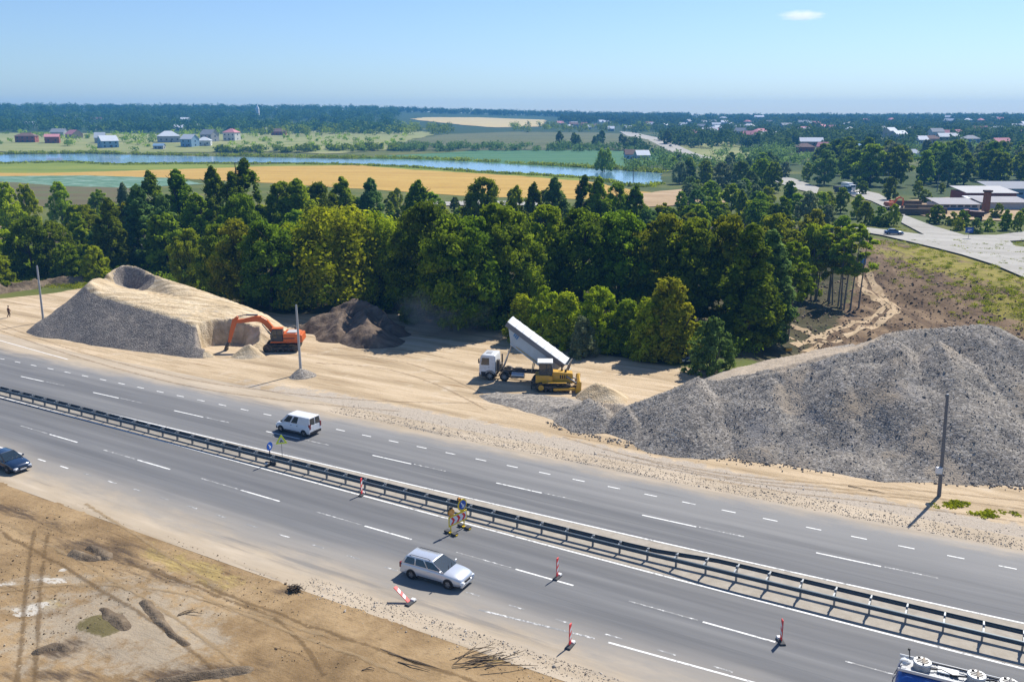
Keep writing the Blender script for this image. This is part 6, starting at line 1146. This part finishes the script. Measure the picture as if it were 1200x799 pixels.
# factory
p = G(1148, 247); T = thing('factory_building', 'low grey roofed factory with blue lower wall and long back hall', 'factory', (p.x, p.y, p.z), R(-3)); sc = p.y/F
def X_(u): return (u-1148)*sc
m = MB(); m.box(((X_(1100)+X_(1146))/2, 4, 2.2), (X_(1146)-X_(1100), 10, 4.4)); m.box((X_(1176)+3, 6, 2.6), (X_(1206)-X_(1150), 9, 5.2)); T.scale = (1, 1, .47); m.build('wall', fcol('factory_wall', (.42, .42, .43), .85, .1, .3, .3), T)
m = MB(); m.box(((X_(1104)+X_(1146))/2, -1.06, 1.0), (X_(1144)-X_(1106), .08, 2.0)); m.build('blue_plinth', fcol('plinth_blue', (.06, .16, .32)), T)
m = MB(); m.prism([(-1.6, 4.2), (9.6, 6.6), (9.6, 6.8), (-1.6, 4.45)], X_(1099), X_(1147), 0, 'x'); m.prism([(1, 5.1), (11, 7.4), (11, 7.6), (1, 5.35)], X_(1150), X_(1208), 0, 'x'); m.build('roof', fcol('factory_roof', (.34, .33, .34), .9, .2, .3, .3), T)
m = MB(); m.box(((X_(1113)+X_(1174))/2+12.5, 24, 4.5), (X_(1174)-X_(1113), 12, 9)); hl = m.build('back_hall', fcol('hall_brick', (.17, .06, .055), .85, .2, .4), T); m = MB(); m.prism([(17, 8.6), (31, 11.5), (31, 11.7), (17, 8.9)], X_(1112)+12.5, X_(1175)+12.5, 0, 'x'); m.build('roof', fcol('hall_roof', (.45, .44, .43), .9, .1, .3), hl)
m = MB(); m.box((X_(1138)+7, 13, 6.5), (X_(1150)-X_(1123), 5, .3), rotX(.2)); m.build('canopy', ROOFM['white'], hl)
for k in range(5): m = MB(); m.box((X_(1108+8*k), -1.05, 3.1), (1.5, .1, 1.3)); m.build('window', WINM, T)
for k in range(6): m = MB(); m.box((X_(1118+9*k)+12.5, 17.95, 6), (1.8, .1, 1.6)); m.build('window', WINM, hl)
p = G(1190, 233); T = thing('workshop_hall', 'tall grey workshop hall at the right edge behind the factory', 'building', (p.x+2, p.y+4, p.z), R(-2)); m = MB(); m.box((2, 0, 4.2), (26, 12, 8.4)); T.scale = (1, 1, .44); m.build('wall', fcol('hall_blue', (.33, .42, .52), .85, .1, .3), T); m = MB(); m.prism([(-6.6, 8.2), (6.6, 12.2), (6.6, 12.5), (-6.6, 8.5)], -11.5, 15.5, 0, 'x'); m.build('roof', fcol('hall_roof2', (.27, .28, .30), .9, .15, .3), T)
for k in range(4): m = MB(); m.box((-7+5.5*k, -6.04, 4.5), (2, .1, 1.6)); m.build('window', WINM, T)
p = G(1152.5, 250); T = thing('brick_chimney', 'square brown brick chimney stack in front of the factory', 'chimney', (p.x, p.y-1, p.z)); m = MB(); m.box((0, 0, 5.3), (1.7, 1.7, 10.6), None, 0, (.9, .9)); T.scale = (1, 1, .62); m.build('stack', fcol('chimney_brick', (.22, .10, .06), .9, .2, .8), T); m = MB(); m.box((0, 0, 10.9), (2.1, 2.1, .9)); m.build('crown_band', fcol('chimney_dark', (.07, .035, .03)), T, False, .05)
for k, (u, v, L, rz, lb) in enumerate([(1062, 242, 9, -12, 'left stack of brown timber beside the bare yard'), (1080, 247, 10, -12, 'middle stack of brown timber beside the bare yard'), (1092, 251, 8, -14, 'right low stack of brown timber beside the bare yard'), (1070, 252, 9, -15, 'front stack of grey timber by the side road')]):
    p = G(u, v); t = thing('timber_stack', lb, 'timber', (p.x, p.y, p.z+.2), R(rz), 'timber stacks in the yard')
    m = MB()
    for r_ in range(4):
        for c_ in range(6-r_): m.cyl((-L/2, (c_-2.5+r_*.5)*.48, .24+r_*.42), (L/2, (c_-2.5+r_*.5)*.48, .24+r_*.42), .23, n=7)
    m.build('log', WOOD, t)
# thin utility poles and pylons far off
for u, v, vt in ((888, 186, 168), (1098, 225, 205), (742, 214, 200)):
    p, h = hgt(u, v, vt); t = thing('utility_pole', {888: 'thin utility pole beside the far pale road', 1098: 'thin utility pole left of the factory', 742: 'thin utility pole at the river bend'}[u], 'pole', tuple(p)); m = MB(); m.cyl((0, 0, 0), (0, 0, h), .18, .12); m.build('shaft', CON2, t); m = MB(); m.box((0, 0, h-.6), (2, .12, .12)); m.build('crossarm', CON2, t)
# ------------------------------------------------------------------ uncounted greenery: distant woods, hedges, reeds
def wood(name, label, spots, leafmat, leaves=90, ls=2.2, seed=1):
    rg = np.random.default_rng(seed); P = []; T = []; Q = []
    for (x, y, z, h, w) in spots:
        nb = 5; m = max(3, leaves//nb); tb = rg.normal(.5, .2)
        for b in range(nb):
            th = rg.uniform(0, 6.28); r = rg.uniform(.15, .75)*w; c = np.array([x+r*math.cos(th), y+r*math.sin(th), z+h*rg.uniform(.35, .85)]); q = rg.normal(0, 1, (m, 3)); q /= np.linalg.norm(q, axis=1, keepdims=True); q *= rg.random((m, 1))**.35*np.array([w*.55, w*.55, h*.34])
            P.append(c+q); Q.append(q/np.linalg.norm(q, axis=1, keepdims=True)*.9); T.append(np.clip(tb+rg.normal(0, .18, m), 0, 1))
    P = np.concatenate(P); T = np.concatenate(T); v = leaf_cloud(P, ls, rg, .6, 1.2, np.concatenate(Q))
    o = link(bpy.data.objects.new(name, fast_mesh(name, v, np.arange(len(v)).reshape(-1, 4), leafmat, False, {'tint': np.repeat(T, 4)}))); return tag(o, label, 'woodland', kind='stuff')
wr = random.Random(5)
def spots(n, us, rs, h, w, ok=None):
    out = []; t = 0
    while len(out) < n and t < n*40:
        t += 1; az = wr.uniform((us[0]-600)/F, (us[1]-600)/F); y = math.exp(wr.uniform(math.log(rs[0]), math.log(rs[1]))); x = az*y
        if ok and not ok(x, y): continue
        if near_house(x, y): continue
        out.append((x, y, float(zt(x, y))-1, wr.uniform(*h), wr.uniform(*w)))
    return out
for _u, _v in ROADPX[:15]:
    _p = G(_u, _v); HOUSES.append((_p.x, _p.y))
def near_house(x, y):
    for hx, hy in HOUSES:
        if abs(x/y-hx/hy)*y < 11 and -75 < y-hy < 8: return True
    return False
def pxspots(n, us, vs, h, w):
    out = []
    for _ in range(n):
        u = wr.uniform(*us); v = wr.uniform(*vs) if not callable(vs) else vs(u); p = G(u, v); out.append((p.x, p.y, p.z-.3, wr.uniform(*h), wr.uniform(*w)))
    return out
def clump(x, y): return float(fbm(x, y, 130, 3, 91)) > .40
far_l = spots(2300, (-160, 470), (1080, 2800), (9, 17), (7, 13), lambda x, y: y > 1500 or clump(x, y))
far_c = spots(1000, (470, 800), (1500, 2800), (9, 16), (6, 11), lambda x, y: (y > 2150 or clump(x, y)) and not (-.125 < x/y < .05 and 1250 < y < 2250))
far_r = spots(3000, (740, 1380), (700, 2800), (7, 13), (6, 11), lambda x, y: y > 1500 or float(fbm(x, y, 90, 3, 93)) > .36)
wood('distant_wood', 'continuous dark blue wood covering the ridge on the left horizon', far_l, LEAF['wood'], 84, 2.3, 1)
wood('distant_wood', 'scattered blue woods on the middle horizon behind the mown field', far_c, LEAF['wood'], 84, 2.3, 2)
wood('distant_wood', 'wooded hillside between the village houses on the right horizon', far_r, LEAF['wood'], 84, 2.2, 3)
hed = pxspots(120, (300, 530), lambda u: 156-(u-300)*.012+wr.uniform(-4, 5), (7, 12), (5, 8))+pxspots(60, (255, 480), lambda u: 181-.02*(u-255)+wr.uniform(-3, 0), (3, 6), (4, 6))+pxspots(50, (600, 760), lambda u: 153+wr.uniform(-3, 3), (8, 12), (5, 8))
wood('tree_belt', 'dark tree belts between the dry fields beyond the river', hed, LEAF['dark'], 110, 1.6, 4)
mo = pxspots(230, (460, 790), lambda u: 175+wr.uniform(-3.5, 3), (3, 6), (3, 5))+pxspots(120, (735, 850), lambda u: 190+wr.uniform(-6, 12), (4, 8), (3, 6))
mo = [q for q in mo if not near_house(q[0], q[1])]
wood('shrub_belt', 'bushy strip between the orchard slope and the crop field', mo, LEAF['blue'], 70, 1.1, 5)
def rv(u): return float(np.interp(u, [-120, 0, 100, 200, 300, 400, 480, 560, 640, 720, 775], [182.5, 181.5, 180.5, 182.3, 184.3, 186.3, 187.2, 190.2, 195, 199, 203]))
def rn(u): return float(np.interp(u, [-120, 80, 130, 230, 330, 400, 480, 560, 640, 700, 735, 760, 776], [195, 190, 193, 192, 192, 193, 196, 202, 206, 210, 217, 219, 215]))
reed = pxspots(520, (-110, 775), lambda u: rv(u)-wr.uniform(0, .7), (1.4, 3.2), (2.2, 4.5))+pxspots(420, (-110, 776), lambda u: rn(u)+wr.uniform(0, .5), (.8, 1.7), (2, 4))
wood('reeds', 'green reed beds fringing both banks of the river', reed, LEAF['mid'], 45, .8, 6)
vil = pxspots(150, (-60, 480), (157, 178), (2.5, 6), (2.5, 5))+pxspots(70, (20, 300), (155, 172), (6, 10), (4, 6))
vil = [q for q in vil if not near_house(q[0], q[1])]
wood('shrubbery', 'garden shrubs and hedges around the houses beyond the river', vil, LEAF['mid'], 70, 1.1, 7)
low = pxspots(150, (880, 1240), (176, 196), (6, 11), (5, 8))+pxspots(60, (770, 960), (180, 197), (4, 8), (4, 6))
low = [q for q in low if not near_house(q[0], q[1])]
wood('tree_belt', 'mixed garden trees between the village houses and the dark grove', low, LEAF['blue'], 120, 1.25, 8)
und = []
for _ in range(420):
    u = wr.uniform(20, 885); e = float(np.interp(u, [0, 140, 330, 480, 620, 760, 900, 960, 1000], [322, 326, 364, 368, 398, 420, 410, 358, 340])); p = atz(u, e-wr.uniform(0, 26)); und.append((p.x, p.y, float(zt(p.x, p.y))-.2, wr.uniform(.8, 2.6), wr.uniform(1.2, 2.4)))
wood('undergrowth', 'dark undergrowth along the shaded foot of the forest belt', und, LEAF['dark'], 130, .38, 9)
gs = []
for _ in range(900):
    u = wr.uniform(-40, 130); p = atz(u, wr.uniform(300, 338)); gs.append((p.x, p.y, float(zt(p.x, p.y))-.1, wr.uniform(.3, .8), wr.uniform(.8, 1.6)))
for _ in range(700):
    p = G(wr.uniform(1020, 1230), wr.uniform(283, 400))
    if p.x > 72+wr.random()*10: gs.append((p.x, p.y, p.z-.1, wr.uniform(.3, .8), wr.uniform(.6, 1.4)))
for u, v, n in ((1118, 590, 12), (1165, 602, 9), (975, 262, 20), (1050, 268, 30)):
    for _ in range(n): p = G(u+wr.gauss(0, 9), v+wr.gauss(0, 2)); gs.append((p.x, p.y, p.z-.05, wr.uniform(.06, .2), wr.uniform(.3, .6)))
wood('grass', 'tufts of yellow green grass on the bank and the road embankment', gs, LEAF['gold'], 60, .17, 10)
# ------------------------------------------------------------------ cloud, dust, haze
def volume(name, label, c, r, dens, col, nscale, seed=0, kind=None, cat=None, aniso=.2, thr=.45):
    m = MB(); m.sphere((0, 0, 0), 1.0, n=24, m=14); t = NT(name); t.n  # noqa
    v = t.n('TexCoord').outputs['Object']; ln = t.n('VectorMath', {0: v}, operation='LENGTH').outputs['Value']; nz = t.noise(t.map(v, (1, 1, 1)), nscale, 5, .6)
    d = t.m('MULTIPLY', t.step(t.m('ADD', t.m('SUBTRACT', 1.0, ln), t.m('MULTIPLY', t.m('SUBTRACT', nz, .5), 1.3)), .05, thr), dens)
    pv = t.n('VolumePrincipled', {'Color': col, 'Density': d, 'Anisotropy': aniso}); t.t.links.new(pv.outputs[0], t.out.inputs['Volume'])
    o = m.build(name, t.mat, None, True); o.location = c; o.scale = r; tag(o, label, cat, None, kind); return o
CLD = aty(940, 18.5, 9500.0)
volume('cloud', 'single small thin white cloud high in the right part of the sky', CLD, (270, 160, 60), .007, (1, 1, 1), 2.6, cat='cloud', kind='stuff', aniso=.68, thr=.6)
d_ = atz(520, 398); volume('dust', 'faint dust drifting over the sand behind the tipping lorry', (d_.x, d_.y+4, 2.8), (7.5, 5, 4.6), .11, (.85, .80, .74), 2.2, cat='dust', kind='stuff')
hz = NT('haze'); pv = hz.n('VolumePrincipled', {'Color': HAZE_C, 'Density': HAZE_D, 'Anisotropy': HAZE_G}); hz.t.links.new(pv.outputs[0], hz.out.inputs['Volume'])
m = MB(); m.box((0, 1650, 41), (5900, 3900, 100)); tag(m.build('haze', hz.mat), 'thin blue haze filling the air over the whole valley', 'haze', None, 'stuff')
# ------------------------------------------------------------------ light, sky, camera
w = bpy.data.worlds.new('World'); S.world = w; w.use_nodes = True; nt = w.node_tree; nt.nodes.clear(); bg = nt.nodes.new('ShaderNodeBackground'); wo = nt.nodes.new('ShaderNodeOutputWorld'); sk = nt.nodes.new('ShaderNodeTexSky')
SUN_EL, SUN_AZ = R(49.5), R(51)            # azimuth as a math angle
sk.sky_type = 'NISHITA'; sk.sun_disc = False; sk.sun_elevation = SUN_EL; sk.sun_rotation = PI/2-SUN_AZ; sk.altitude = 200; sk.air_density = 1.0; sk.dust_density = SKY_DUST; sk.ozone_density = 1.6
bg.inputs[1].default_value = SKY_S; tm = nt.nodes.new('ShaderNodeMix'); tm.data_type = 'RGBA'; tm.blend_type = 'MULTIPLY'; tm.inputs[0].default_value = 1; tm.inputs[7].default_value = (*SKY_T, 1); nt.links.new(sk.outputs[0], tm.inputs[6]); nt.links.new(tm.outputs[2], bg.inputs[0]); nt.links.new(bg.outputs[0], wo.inputs[0])
sl = bpy.data.lights.new('sun', 'SUN'); sl.energy = SUN_S; sl.angle = R(.55); sl.color = (1, .955, .88); so = link(bpy.data.objects.new('sun', sl)); dv = Vector((math.cos(SUN_EL)*math.cos(SUN_AZ), math.cos(SUN_EL)*math.sin(SUN_AZ), math.sin(SUN_EL))); so.rotation_euler = dv.to_track_quat('Z', 'Y').to_euler(); so.location = (60, 60, 120)
cam = bpy.data.cameras.new('camera'); cam.sensor_width = 36; cam.lens = 36*F/1200; cam.clip_end = 30000; cam.clip_start = .5; co = link(bpy.data.objects.new('camera', cam)); co.location = (0, 0, H0); co.rotation_euler = (PI/2-PITCH, 0, 0); S.camera = co
vs = S.view_settings; vs.view_transform = 'Standard'; vs.look = 'None'; vs.exposure = EXPO; vs.gamma = 1; vs.use_curve_mapping = False
S.render.engine = 'CYCLES'; cy = S.cycles; cy.use_denoising = True; cy.max_bounces = 6; cy.diffuse_bounces = 2; cy.glossy_bounces = 3; cy.transmission_bounces = 4; cy.volume_bounces = 1; cy.transparent_max_bounces = 8; cy.volume_step_rate = 4; cy.volume_max_steps = 64; cy.sample_clamp_indirect = 4
try: cy.denoiser = 'OPENIMAGEDENOISE'
except Exception: pass
